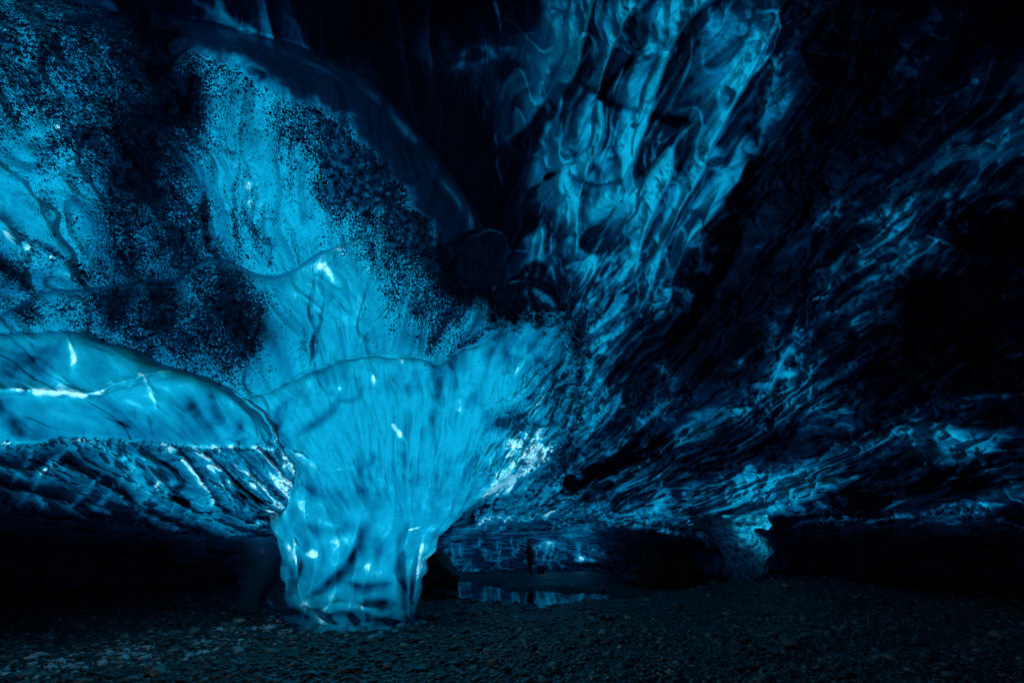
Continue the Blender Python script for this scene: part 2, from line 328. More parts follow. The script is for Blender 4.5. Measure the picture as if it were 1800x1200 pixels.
def foot_tex(px, py, W):
    dr = saw(px / 46 + 1.2 * fbm(W * np.array([.9, .9, .5]) + 4, 2) + .4, .1)
    return .24 * (dr - .45) + .16 * fbm(W * 4, 3) + .26 * fbm(W * 1.6, 2) - .04, -.07 * dr + .06 * fbm(W * 1.7, 2)
n_soft = ridged(np.stack([flow[..., 0] * 1.6 + .3 * w3[..., 0], flow[..., 1] * 1.3 + .4 * w3[..., 1], 0 * th + 77], -1), 3, .5)
n_cloud = fbm(W * np.array([1.0, .9, 1.2]) + .6 * w3 + 15, 3, .55)
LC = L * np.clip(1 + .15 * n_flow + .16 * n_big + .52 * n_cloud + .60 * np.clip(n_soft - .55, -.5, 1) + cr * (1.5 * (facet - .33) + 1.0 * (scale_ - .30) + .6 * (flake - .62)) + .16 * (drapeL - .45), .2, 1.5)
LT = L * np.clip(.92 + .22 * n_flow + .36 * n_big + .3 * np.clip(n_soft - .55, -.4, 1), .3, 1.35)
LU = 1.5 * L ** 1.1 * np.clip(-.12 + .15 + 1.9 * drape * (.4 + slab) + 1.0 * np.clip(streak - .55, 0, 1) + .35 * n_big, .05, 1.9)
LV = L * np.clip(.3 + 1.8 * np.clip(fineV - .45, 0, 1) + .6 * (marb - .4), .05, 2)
glint = sstep(.50, .74, perlin(np.stack([th * 24 + .5 * fB, rr * 8, 0 * th + 91], -1))) * sstep(.0, .5, perlin(np.stack([th * 4, rr * 3, 0 * th + 95], -1)) + .35)  # small highlights painted into the ice as bright flecks
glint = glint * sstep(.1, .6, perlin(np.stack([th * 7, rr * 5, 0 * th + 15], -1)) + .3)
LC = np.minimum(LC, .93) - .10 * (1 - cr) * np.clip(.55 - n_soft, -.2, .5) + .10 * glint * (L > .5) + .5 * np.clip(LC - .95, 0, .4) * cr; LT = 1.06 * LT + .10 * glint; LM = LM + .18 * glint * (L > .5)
LD = np.minimum(LD * (1 + .8 * (streak - .5)), .93)
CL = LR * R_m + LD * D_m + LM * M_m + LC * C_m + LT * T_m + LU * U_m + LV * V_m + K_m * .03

# ash specks: share of the surface they cover, by area
sx_ = ax_; sy_ = [0, 100, 200, 300, 400, 500, 600, 700, 800]
sv = [
 [6, 6, 6, 5, 5, 7, 8, 8, 5, 0, 0, 0, 0, 0, 0, 0, 0, 0, 0],
 [6, 6, 6, 6, 5, 6, 9, 9, 5, 0, 0, 0, 0, 0, 0, 0, 0, 0, 0],
 [5, 5, 6, 6, 4, 5, 8, 9, 5, 0, 0, 0, 0, 0, 0, 0, 0, 0, 0],
 [3, 4, 5, 5, 3, 4, 7, 9, 5, 0, 0, 0, 0, 0, 0, 0, 0, 0, 0],
 [2, 3, 5, 5, 4, 3, 4, 7, 8, 0, 0, 0, 0, 0, 0, 0, 0, 0, 0],
 [4, 4, 5, 5, 5, 2, 1.5, 5, 7, 3, 0, 0, 0, 0, 0, 0, 0, 0, 0],
 [3, 3, 5, 6, 6, 3, 1, 2.5, 4, 2, 1, 0, 0, 0, 0, 0, 0, 0, 0],
 [0, 0, 0, 2, 3, 1, .3, .6, 1, 1, 0, 0, 0, 0, 0, 0, 0, 0, 0],
 [0, 0, 0, 0, 0, 0, 0, .5, .5, 0, 0, 0, 0, 0, 0, 0, 0, 0, 0]]
SP = np.clip(grid2(sx_, sy_, sv, np.clip(gx, 0, 1800), np.clip(gy, 0, 800)), 0, 10) / 10
SP = SP * (D_m + M_m + .35 * C_m * (sdC > 0)) * (1 - T_m)
SP = np.clip(SP * 1.04 + (.03 + .09 * n_big + .12 * n_flow) * (SP > .05), 0, .80)
# the smooth black band round the dome
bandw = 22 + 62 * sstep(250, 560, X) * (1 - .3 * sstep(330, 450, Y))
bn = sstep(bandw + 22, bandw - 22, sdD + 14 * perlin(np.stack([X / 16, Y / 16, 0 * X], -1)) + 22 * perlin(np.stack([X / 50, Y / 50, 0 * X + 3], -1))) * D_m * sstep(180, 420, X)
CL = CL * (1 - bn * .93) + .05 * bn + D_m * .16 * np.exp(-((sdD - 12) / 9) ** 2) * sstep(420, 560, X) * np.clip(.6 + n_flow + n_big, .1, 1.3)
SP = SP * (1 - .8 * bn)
def fold(F, line, w1, w2, dl, dd=0.0, taper=True, msk=None):
    """a fold with light or dark painted along a line: w1/w2 = widths on its left/right side, dl = painted light, dd = relief in metres"""
    P = smooth_line(line, 6)
    d, sg, run = line_sd(P, F['X'], F['Y'])
    wv = np.where(sg < 0, w1, w2) * 1.0
    if taper: wv = wv * (.25 + .75 * np.sin(np.pi * np.clip(run, .03, .97)) ** .7)
    g = np.exp(-(d / wv) ** 2)
    if taper: g = g * np.sin(np.pi * np.clip(run, .02, .98)) ** .4
    if msk is not None: g = g * msk
    return dl * g, dd * g
def paint(line, w1, w2, dl, dd=0.0, taper=True, lab=None):  # paints strokes of light and shade into the ice
    P = np.asarray(line, float); r = 3.2 * max(w1, w2) + 20
    ix = (gx > P[:, 0].min() - r) & (gx < P[:, 0].max() + r); iy = (gy > P[:, 1].min() - r) & (gy < P[:, 1].max() + r)
    a, b = np.where(iy)[0][[0, -1]]; c, e = np.where(ix)[0][[0, -1]]
    s = (slice(a, b + 1), slice(c, e + 1))
    calm = lab is not None and (3 in lab or 4 in lab); wf = .25 if calm else 1
    dl_, dd_ = fold({'X': X[s] + wob[s] * .5 * wf, 'Y': Y[s] + wob[s] * .3 * wf}, line, w1, w2, dl, dd, taper, None if lab is None else np.isin(LAB[s], lab))
    if dl < 0 and lab is not None and (1 in lab or 2 in lab):
        SP[s] = np.clip(SP[s] - .36 * dl_ * (SP[s] > .08), 0, .86); dl_ = dl_ * .5
    gt = .55 + .45 * gate[s] if calm else gate[s]
    if calm and dl < 0: dl_ = dl_ * 1.45
    CL[s] += dl_ * gt; rel[s] += dd_ * gt
rel += (-.42 * drape * hang - .16 * slab * hang - .20 * drape * (1 - hang) - .32 * scale_ * (1 - hang)) * R_m * sstep(860, 960, X)
rel += (-.20 * drape - .15 * slab) * U_m - (.30 * scale_ * cr + .05 * drapeL) * C_m - .03 * (drapeL + slab) * T_m - .12 * drapeL * (M_m + D_m)
#PAINT_BEGIN
# tongue
paint([(-40, 680), (40, 684), (110, 688), (160, 691), (215, 670), (300, 650)], 9, 26, .20, -.10, False, [4])
paint([(-40, 681), (40, 684), (110, 689), (157, 692), (215, 671), (300, 649)], 3, 5, .22, -.05, False, [4])
paint([(-40, 694), (60, 697), (150, 704), (215, 686), (290, 668)], 5, 26, -.16, .06, True, [4])
paint([(-40, 600), (60, 625), (110, 655), (150, 690)], 40, 8, -.14, .05, True, [4])
paint([(195, 612), (240, 640), (300, 650)], 5, 24, .14, -.05, True, [4])
paint([(262, 720), (275, 780)], 30, 6, -.13, .04, True, [4])
paint([(400, 692), (440, 735), (452, 780)], 4, 20, .16, -.06, True, [4])
paint([(385, 700), (420, 740), (430, 782)], 8, 8, -.16, .03, True, [4])
paint([(-40, 700), (60, 706), (150, 712)], 3, 16, -.10, .02, True, [4])
paint([(155, 692), (195, 712), (230, 745), (262, 778)], 6, 16, -.22, .05, True, [4])
paint([(158, 690), (215, 670), (290, 650)], 2, 12, -.15, 0, True, [4])
paint([(20, 630), (60, 650), (85, 680)], 30, 24, -.40, .04, True, [4])
paint([(-30, 640), (30, 665)], 30, 30, -.35, .05, True, [4])
paint([(-10, 705), (22, 740), (44, 775)], 12, 26, -.22, .04, True, [4])
paint([(118, 588), (128, 620), (127, 655)], 6, 7, .40, -.03, True, [4])  # white highlights painted on the tongue as short streaks
paint([(186, 618), (215, 650), (255, 658)], 8, 8, .36, -.04, True, [4])
paint([(254, 660), (266, 690), (276, 720)], 5, 8, .45, -.04, True, [4])
paint([(270, 716), (275, 760)], 16, 16, .12, -.03, True, [4])
paint([(312, 705), (345, 735), (318, 770)], 34, 24, -.26, .05, True, [4])
paint([(378, 700), (385, 735), (362, 752)], 10, 22, -.14, .03, True, [4])
paint([(362, 692), (392, 702)], 8, 6, -.2, .02, True, [4])
paint([(425, 735), (415, 765)], 9, 9, -.25, .02, True, [4])
paint([(-20, 777), (60, 779), (130, 770), (230, 777), (300, 781), (350, 785), (430, 785), (480, 791)], 6, 4, .42, -.05, False, [4])
paint([(200, 748), (222, 740), (250, 700)], 10, 10, -.10, 0, True, [4])
for k in range(4): paint([(165 + 9 * k, 716 + 3 * k), (205 + 9 * k, 740 + 4 * k), (245 - 2 * k, 735 - 8 * k)], 2, 3, -.07, .01, True, [4])
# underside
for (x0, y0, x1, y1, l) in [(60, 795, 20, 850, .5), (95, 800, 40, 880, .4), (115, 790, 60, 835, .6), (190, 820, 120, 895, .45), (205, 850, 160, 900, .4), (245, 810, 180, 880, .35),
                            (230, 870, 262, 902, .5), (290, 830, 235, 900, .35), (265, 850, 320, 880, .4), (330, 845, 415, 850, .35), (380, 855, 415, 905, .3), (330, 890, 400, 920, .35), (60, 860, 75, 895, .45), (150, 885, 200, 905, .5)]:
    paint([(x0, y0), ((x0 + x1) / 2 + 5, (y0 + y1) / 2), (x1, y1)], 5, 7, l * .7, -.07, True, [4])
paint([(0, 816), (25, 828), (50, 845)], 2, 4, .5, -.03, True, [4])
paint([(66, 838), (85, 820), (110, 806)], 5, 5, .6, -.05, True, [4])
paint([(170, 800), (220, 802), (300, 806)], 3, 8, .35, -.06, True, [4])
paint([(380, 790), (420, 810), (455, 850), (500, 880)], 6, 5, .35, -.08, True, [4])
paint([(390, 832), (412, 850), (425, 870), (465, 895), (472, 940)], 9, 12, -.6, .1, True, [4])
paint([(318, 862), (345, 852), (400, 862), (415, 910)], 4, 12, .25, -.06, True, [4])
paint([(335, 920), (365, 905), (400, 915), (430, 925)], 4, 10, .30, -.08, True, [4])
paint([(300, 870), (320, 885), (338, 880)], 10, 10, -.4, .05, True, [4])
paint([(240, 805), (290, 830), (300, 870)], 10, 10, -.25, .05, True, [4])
# rays on the middle shelf and the dome
paint([(0, 402), (60, 440), (120, 478), (168, 508)], 9, 16, .45, -.12, True, [1, 2])
paint([(20, 400), (90, 440), (150, 482), (175, 505)], 5, 4, -.5, .06, True, [1])
paint([(-20, 440), (30, 480), (60, 520)], 14, 16, -.6, .1, True, [1])
paint([(10, 545), (40, 535), (70, 560)], 22, 22, -.55, .05, True, [2])
paint([(232, 500), (210, 540), (200, 580)], 22, 30, -.35, .06, True, [2])
paint([(395, 470), (415, 520), (440, 580), (430, 640)], 34, 36, -.52, .08, True, [2])
paint([(300, 490), (275, 540), (262, 590)], 24, 24, -.33, .04, True, [2])
paint([(345, 480), (330, 540), (325, 610)], 14, 16, .35, -.08, True, [2])
paint([(552, 470), (548, 540), (552, 600), (542, 655)], 5, 4, -.75, .10, True, [2])
paint([(528, 560), (535, 600), (538, 650)], 5, 5, -.4, .05, True, [2])
paint([(566, 458), (580, 500), (575, 560)], 16, 30, .2, -.05, True, [2])
paint([(655, 418), (660, 450), (668, 490)], 4, 8, -.35, .05, True, [2])
paint([(565, 475), (572, 470), (590, 485)], 8, 8, .35, -.03, True, [2])
paint([(640, 418), (600, 438), (566, 452)], 3, 7, .25, -.04, True, [2])
paint([(700, 520), (660, 570), (622, 628)], 4, 5, .22, -.07, True, [2])
paint([(736, 520), (733, 575), (740, 625)], 4, 22, -.32, .07, True, [2])
paint([(800, 540), (770, 590), (752, 632)], 10, 12, -.45, .06, True, [2])
paint([(850, 575), (815, 600), (790, 625)], 10, 5, -.55, .06, True, [2])
paint([(845, 530), (820, 570), (770, 600)], 6, 6, .3, -.05, True, [2])
paint([(480, 480), (475, 430), (440, 400), (420, 350)], 8, 9, -.45, .06, True, [1])
paint([(355, 320), (365, 380), (362, 440)], 7, 8, -.6, .08, True, [1])
paint([(420, 290), (412, 360), (425, 440)], 6, 7, -.5, .05, True, [1])
paint([(335, 120), (330, 180), (345, 230)], 30, 30, -.6, .05, True, [1])
paint([(260, 40), (270, 90), (290, 150)], 26, 40, -.5, .04, True, [1])
paint([(220, 230), (240, 320), (280, 380)], 45, 50, -.30, .06, True, [1])
paint([(260, 420), (350, 440), (420, 460)], 24, 20, -.25, .03, True, [1])
paint([(120, 30), (200, 45), (330, 60)], 22, 22, -.4, .03, True, [1])
paint([(60, 180), (100, 215), (160, 235)], 12, 14, .3, -.04, True, [1])
paint([(320, 95), (430, 110), (480, 150)], 12, 18, .3, -.05, True, [1])
paint([(400, 260), (440, 330), (450, 420)], 18, 22, .2, -.08, True, [1])
paint([(470, 60), (430, 50), (330, 30)], 6, 6, .25, 0, True, [1, 0])
paint([(340, 0), (400, 35), (460, 60)], 8, 10, .35, 0, True, [1, 0])
# column
paint([(505, 700), (490, 740), (478, 785)], 7, 12, -.35, .06, True, [3])
paint([(600, 690), (585, 720), (555, 745), (520, 765)], 10, 12, -.38, .05, True, [3])
paint([(640, 670), (625, 700), (595, 705)], 6, 7, -.28, .03, True, [3])
paint([(550, 655), (535, 690), (520, 725)], 7, 7, .2, -.05, True, [3])
paint([(690, 745), (705, 762), (716, 780)], 3, 6, .55, -.03, True, [3])  # small white highlights painted on the column from here
paint([(692, 748), (694, 752)], 4, 4, .5, 0, False, [3])
paint([(700, 630), (706, 634)], 4, 5, .45, 0, False, [3])
paint([(655, 655), (657, 680)], 3, 4, .4, -.02, True, [3])
paint([(586, 680), (596, 682)], 4, 4, .4, 0, False, [3])
paint([(806, 705), (806, 722)], 5, 5, .45, 0, False, [3])
paint([(765, 645), (768, 690), (762, 740), (768, 800)], 7, 9, -.25, .04, True, [3])
paint([(790, 634), (800, 660), (806, 700), (800, 760)], 4, 12, -.15, .04, True, [3])
paint([(480, 785), (530, 800), (560, 830), (575, 880)], 5, 12, .22, -.10, True, [3])
paint([(555, 830), (620, 825), (690, 860), (715, 910)], 5, 10, .12, -.08, True, [3])
paint([(440, 800), (470, 830), (500, 880)], 12, 12, -.3, .05, True, [3, 4])
paint([(540, 835), (550, 860), (545, 890)], 12, 14, -.3, .05, True, [3])
paint([(625, 850), (650, 880), (660, 900)], 12, 16, -.3, .05, True, [3])
paint([(742, 862), (736, 880), (738, 905)], 6, 6, -.35, .08, True, [3])
paint([(750, 855), (760, 852), (772, 858)], 3, 5, .25, -.08, True, [3])
for (x0, y0, x1, y1) in [(1000, 600, 985, 660), (970, 640, 955, 690), (960, 690, 925, 740), (1000, 680, 985, 740), (990, 745, 965, 790), (960, 760, 920, 805), (930, 790, 885, 830), (905, 815, 860, 858), (975, 780, 940, 812), (870, 845, 835, 878), (925, 600, 905, 660), (890, 775, 905, 790), (915, 815, 950, 800), (1008, 712, 990, 770)]:
    paint([(x0, y0), ((x0 + x1) / 2 + 3, (y0 + y1) / 2), (x1, y1)], 5, 8, .45, -.07, True, [3])
paint([(850, 872), (905, 830), (990, 750)], 32, 24, .85, 0, True, [3, 0])  # pale hotspot of light painted on the column's flank
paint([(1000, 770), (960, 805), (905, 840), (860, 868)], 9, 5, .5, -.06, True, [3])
paint([(885, 600), (895, 640), (880, 660)], 12, 12, -.25, .05, True, [3])
paint([(990, 590), (1030, 640), (1045, 700), (1020, 760)], 16, 30, .22, 0, True, [0])
paint([(770, 446), (800, 432), (835, 410), (862, 404), (884, 412), (893, 440), (888, 470)], 1.6, 2.4, .24, -.03, True, [6])
paint([(850, 528), (870, 515), (890, 498), (930, 492), (958, 502)], 1.6, 2.4, .24, -.03, True, [6])
paint([(880, 470), (895, 442), (930, 440), (965, 425)], 1.6, 2.2, .2, -.02, True, [0, 6])
paint([(925, 500), (930, 540), (928, 570)], 2, 5, .3, -.03, True, [6])
paint([(935, 505), (965, 530), (985, 560)], 6, 12, .4, -.04, True, [6, 0])
paint([(790, 912), (840, 880), (890, 848), (950, 815), (1000, 765)], 13, 6, .65, -.05, True, [3, 0])
paint([(772, 955), (800, 925), (850, 893), (905, 872), (980, 850), (1090, 805), (1180, 770)], 7, 17, -.75, .10, True, [0, 5])
paint([(800, 940), (860, 915), (930, 903), (1010, 895), (1060, 890)], 8, 14, .22, -.05, True, [0, 5])
paint([(1045, 912), (1110, 920), (1180, 935), (1240, 952), (1268, 980)], 5, 3, .40, -.05, False, [0])
# right wall: big folds
paint([(1045, 190), (1055, 240), (1050, 290)], 6, 8, .45, -.10, True, [0])
paint([(1110, 215), (1075, 270), (1045, 330), (1025, 400), (1015, 450)], 5, 13, .55, -.16, True, [0])
paint([(1140, 190), (1100, 250), (1085, 320), (1050, 350)], 6, 8, .3, -.09, True, [0])
paint([(985, 160), (978, 230), (990, 270), (1010, 250)], 5, 6, .5, -.10, True, [0])
paint([(955, 150), (960, 230), (955, 290), (980, 290)], 7, 6, .35, -.08, True, [0])
paint([(1005, 270), (1030, 230), (1045, 180), (1090, 120), (1150, 60)], 4, 5, -.5, .08, True, [0])
paint([(930, 330), (970, 305), (1010, 285)], 4, 5, -.5, .12, True, [0])
paint([(985, 300), (980, 350), (975, 410)], 7, 9, .45, -.12, True, [0])
paint([(1005, 300), (1000, 360), (1000, 410)], 4, 6, .3, -.08, True, [0])
paint([(1015, 300), (1018, 340), (1012, 400)], 9, 9, -.35, .06, True, [0])
paint([(975, 415), (968, 450), (975, 500)], 9, 9, .35, -.12, True, [0])
paint([(990, 415), (1015, 420), (1020, 440)], 5, 8, -.4, .08, True, [0])
paint([(1085, 420), (1110, 370), (1180, 320), (1260, 270)], 5, 7, .35, -.10, True, [0])
paint([(1050, 470), (1090, 440), (1130, 400)], 6, 9, .35, -.10, True, [0])
paint([(1270, 330), (1220, 420), (1150, 500), (1080, 560), (1010, 600)], 5, 8, .30, -.12, True, [0])
paint([(1245, 235), (1250, 270), (1235, 290)], 9, 9, .45, -.05, True, [0])
paint([(1440, 15), (1400, 60), (1370, 120), (1340, 190)], 4, 6, .40, -.12, True, [0])
paint([(1390, 110), (1360, 150), (1340, 210)], 5, 7, .35, -.08, True, [0])
paint([(1240, 220), (1130, 205), (1075, 185), (1010, 140)], 10, 9, -.3, .08, True, [0])
paint([(1325, 200), (1318, 300), (1290, 400), (1240, 520), (1180, 600)], 10, 30, -.35, .22, True, [0])
paint([(965, -30), (968, 30), (975, 60)], 7, 9, .45, -.08, True, [0])
paint([(1010, -30), (1018, 20), (1022, 55)], 5, 6, .35, -.08, True, [0])
paint([(1085, 20), (1100, 80), (1130, 90), (1128, 20), (1105, 15)], 8, 10, .35, -.08, True, [0])
paint([(1165, -20), (1160, 40), (1145, 90), (1115, 110)], 6, 8, .5, -.10, True, [0])
paint([(1215, -20), (1212, 20), (1200, 55)], 5, 7, .45, -.10, True, [0])
paint([(1340, 20), (1310, 50), (1330, 40)], 9, 9, .3, -.05, True, [0])
paint([(800, 120), (850, 95), (900, 85)], 14, 22, .28, -.05, True, [0])
paint([(868, -20), (872, 20), (874, 55)], 4, 5, .3, -.03, True, [0])
paint([(850, 160), (852, 215)], 3, 3, .18, -.03, True, [0])
paint([(874, 210), (876, 280), (888, 330)], 3, 3, .2, -.03, True, [0])
paint([(900, 90), (960, 130), (1040, 150)], 20, 22, .12, 0, True, [0])
# far right face
paint([(1800, 110), (1790, 220), (1740, 270), (1640, 310)], 6, 14, .25, -.15, True, [0])
paint([(1800, 245), (1760, 270), (1700, 300)], 5, 6, .35, -.06, True, [0])
paint([(1800, 320), (1700, 340), (1600, 350), (1560, 400)], 10, 16, .22, -.10, True, [0])
paint([(1650, 340), (1590, 370), (1540, 410)], 16, 18, .35, -.08, True, [0])
paint([(1550, 420), (1500, 460), (1450, 500), (1410, 525)], 5, 6, .3, -.08, True, [0])
paint([(1600, 430), (1545, 445), (1500, 475)], 4, 5, .25, -.05, True, [0])
paint([(1800, 20), (1700, 90), (1600, 200), (1480, 260)], 20, 12, -.1, .1, True, [0])
paint([(1650, 420), (1750, 400), (1830, 380)], 60, 50, -.3, .1, True, [0])
paint([(1600, 500), (1700, 600), (1750, 620)], 60, 60, -.2, .1, True, [0])
paint([(1395, 620), (1420, 640), (1440, 650)], 10, 12, .25, -.06, True, [0])
paint([(1340, 690), (1370, 680), (1400, 640)], 14, 14, .3, -.08, True, [0])
paint([(1280, 630), (1310, 640)], 10, 8, .25, -.05, True, [0])
paint([(1200, 740), (1240, 730), (1330, 720)], 12, 12, .25, -.05, True, [0])
paint([(1350, 545), (1362, 580), (1362, 620)], 8, 14, .22, -.06, True, [0])
paint([(1400, 530), (1440, 525), (1480, 510)], 3, 4, .3, -.05, True, [0])
paint([(1150, 640), (1180, 660), (1190, 640)], 10, 12, .3, -.06, True, [0])
paint([(1690, 700), (1740, 695), (1800, 692)], 4, 5, .35, -.08, True, [0])
paint([(1540, 765), (1590, 755), (1605, 770)], 6, 9, .5, -.08, True, [0])
paint([(1580, 735), (1640, 745), (1690, 775), (1740, 780)], 5, 5, .35, -.08, True, [0])
paint([(1690, 790), (1720, 780), (1712, 800)], 5, 5, .4, -.05, True, [0])
paint([(1300, 880), (1350, 870), (1400, 850), (1470, 820), (1520, 790)], 12, 14, .3, -.10, True, [0])
paint([(1420, 830), (1480, 845), (1520, 840)], 4, 4, .35, -.06, True, [0])
paint([(1385, 925), (1450, 913), (1530, 915), (1600, 909), (1640, 903), (1700, 901), (1745, 910), (1800, 928)], 5, 3, .35, -.06, False, [0])
paint([(1640, 893), (1680, 885), (1735, 890), (1750, 905)], 6, 12, .45, -.06, True, [0])
paint([(1600, 860), (1680, 840), (1750, 830)], 25, 25, -.2, .15, True, [0])
paint([(1430, 870), (1500, 880), (1570, 880)], 20, 22, -.3, .10, True, [0])
paint([(1130, 880), (1200, 890), (1240, 910)], 16, 16, .15, -.05, True, [0])
paint([(1010, 850), (1060, 820), (1130, 790), (1200, 760)], 24, 26, -.18, .12, True, [0])
paint([(1000, 905), (1040, 890), (1090, 880)], 12, 12, .2, 0, True, [0, 5])
# far chamber
paint([(985, 945), (1020, 930), (1060, 925)], 6, 10, .45, -.2, True, [5])
paint([(930, 962), (960, 955), (990, 950)], 4, 8, .6, -.3, True, [5])
for k in range(5): paint([(952 + 11 * k + (k % 2) * 4, 958 - 3 * k), (945 + 12 * k, 972 + 2 * (k % 3)), (943 + 10 * k, 984 + 4 * (k % 3))], 1.8 + (k % 2), 3.4, .35 + .1 * (k % 3), -.3, True, [5])
_rk = random.Random(5)
for k in range(9):
    x0 = 796 + 14 * k + _rk.uniform(-5, 5); y0 = _rk.uniform(938, 962); x1 = x0 + _rk.uniform(-6, 3)
    paint([(x0, y0), (x0 + _rk.uniform(-2, 3), y0 + 12), (x1, y0 + _rk.uniform(18, 42))], _rk.uniform(1.2, 3), _rk.uniform(1.5, 5), _rk.uniform(.15, .55), -.2, True, [5])
paint([(790, 955), (830, 925), (900, 905)], 8, 10, .3, -.1, True, [5, 0])
paint([(1014, 956), (1013, 970), (1024, 982)], 5, 5, 1.4, 0, False, [5])  # daylight of the far exit painted into the ice
paint([(1015, 985), (1050, 986)], 3, 3, .6, 0, False, [5])
paint([(1030, 960), (1050, 965), (1060, 978)], 10, 12, .30, 0, True, [5])
#PAINT_END
CL = np.clip(CL, 0, 1.25)
CL = np.where((LAB == 0) & ~((X < 1030) & (Y > 700)), np.minimum(CL, .95), CL)
wF = sstep(815, 893, Y) * (C_m > 0) * (Y < 905) * inN
ft = foot_tex(X, Y, to_world(X, Y, ellipse_d(X, Y, 1)))
rel = rel * (1 - wF) + ft[1] * wF; CL = CL * (1 - wF) + np.clip(.92 + ft[0] + (CL - .92) * .5, 0, 1.25) * wF
DEPF = DEP + rel * np.clip(DEP / 8, .3, 2.2)
#NUMPY_END

# ------------------------------------------------------------------ helpers
def link(o): scn.collection.objects.link(o); return o
def tag(o, label=None, cat=None, group=None, kind=None):
    for k, v in (('label', label), ('category', cat), ('group', group), ('kind', kind)):
        if v: o[k] = v
    return o
def empty(name, loc): o = bpy.data.objects.new(name, None); o.location = loc; return link(o)
def np_mesh(name, V, F, mat, parent=None, smooth=True, attrs=None, normals=None, loc=None):
    """V (n,3), F (m,3|4) -> one mesh object; its origin sits at loc"""
    V = np.asarray(V, np.float32); F = np.asarray(F, np.int32)
    loc = np.array(loc if loc is not None else (V[:, 0].mean(), V[:, 1].mean(), V[:, 2].min()), np.float32)
    me = bpy.data.meshes.new(name); k = F.shape[1]
    me.vertices.add(len(V)); me.vertices.foreach_set('co', (V - loc).ravel())
    me.loops.add(F.size); me.loops.foreach_set('vertex_index', F.ravel())
    me.polygons.add(len(F)); me.polygons.foreach_set('loop_start', np.arange(0, F.size, k, dtype=np.int32))
    me.polygons.foreach_set('use_smooth', np.full(len(F), smooth)); me.update(calc_edges=True)
    for an, av_ in (attrs or {}).items():
        at = me.attributes.new(an, 'FLOAT', 'POINT'); at.data.foreach_set('value', np.asarray(av_, np.float32).ravel())
    if normals is not None: me.normals_split_custom_set_from_vertices(np.asarray(normals, np.float32))
    me.materials.append(mat); o = link(bpy.data.objects.new(name, me))
    if parent is not None: o.parent = parent; o.location = Vector(loc) - parent.location
    else: o.location = loc
    return o

class NT:
    def __init__(s, name):
        s.m = bpy.data.materials.new(name); s.m.use_nodes = True; s.t = s.m.node_tree; s.t.nodes.clear()
        s.out = s.n('ShaderNodeOutputMaterial'); s.geo = None
    def n(s, typ, **kw):
        nd = s.t.nodes.new(typ)
        for k, v in kw.items(): setattr(nd, k, v)
        return nd
    def set(s, sock, v):
        if isinstance(v, bpy.types.NodeSocket): s.t.links.new(v, sock)
        elif v is not None: sock.default_value = v
    def pos(s):
        if not s.geo: s.geo = s.n('ShaderNodeNewGeometry')
        return s.geo.outputs['Position']
    def math(s, op, a, b=None, c=None, clamp=False):
        nd = s.n('ShaderNodeMath', operation=op, use_clamp=clamp); s.set(nd.inputs[0], a); s.set(nd.inputs[1], b); s.set(nd.inputs[2], c); return nd.outputs[0]
    def attr(s, name): nd = s.n('ShaderNodeAttribute', attribute_name=name); return nd.outputs['Fac']
    def mapr(s, v, a, b, c, d, smooth=False):
        nd = s.n('ShaderNodeMapRange'); nd.interpolation_type = 'SMOOTHSTEP' if smooth else 'LINEAR'
        for k, x in enumerate((v, a, b, c, d)): s.set(nd.inputs[k], x)
        return nd.outputs[0]
    def scale(s, v, sx, sy, sz):
        nd = s.n('ShaderNodeVectorMath', operation='MULTIPLY'); s.set(nd.inputs[0], v); nd.inputs[1].default_value = (sx, sy, sz); return nd.outputs[0]
    def noise(s, vec, scale, detail=2, rough=.5, dist=0, typ='FBM', col=False):
        nd = s.n('ShaderNodeTexNoise', noise_type=typ); s.set(nd.inputs['Vector'], vec); nd.inputs['Scale'].default_value = scale
        nd.inputs['Detail'].default_value = detail; nd.inputs['Roughness'].default_value = rough; nd.inputs['Distortion'].default_value = dist
        return nd.outputs['Color' if col else 0]
    def ramp(s, fac, stops):
        nd = s.n('ShaderNodeValToRGB'); s.set(nd.inputs[0], fac); e = nd.color_ramp.elements
        while len(e) < len(stops): e.new(.5)
        for x, (p, c) in zip(e, stops): x.position = p; x.color = (*c, 1)
        return nd.outputs[0]
    def bump(s, h, strength, dist, nrm=None):
        nd = s.n('ShaderNodeBump'); nd.inputs['Strength'].default_value = strength; nd.inputs['Distance'].default_value = dist
        s.set(nd.inputs['Height'], h); s.set(nd.inputs['Normal'], nrm); return nd.outputs[0]

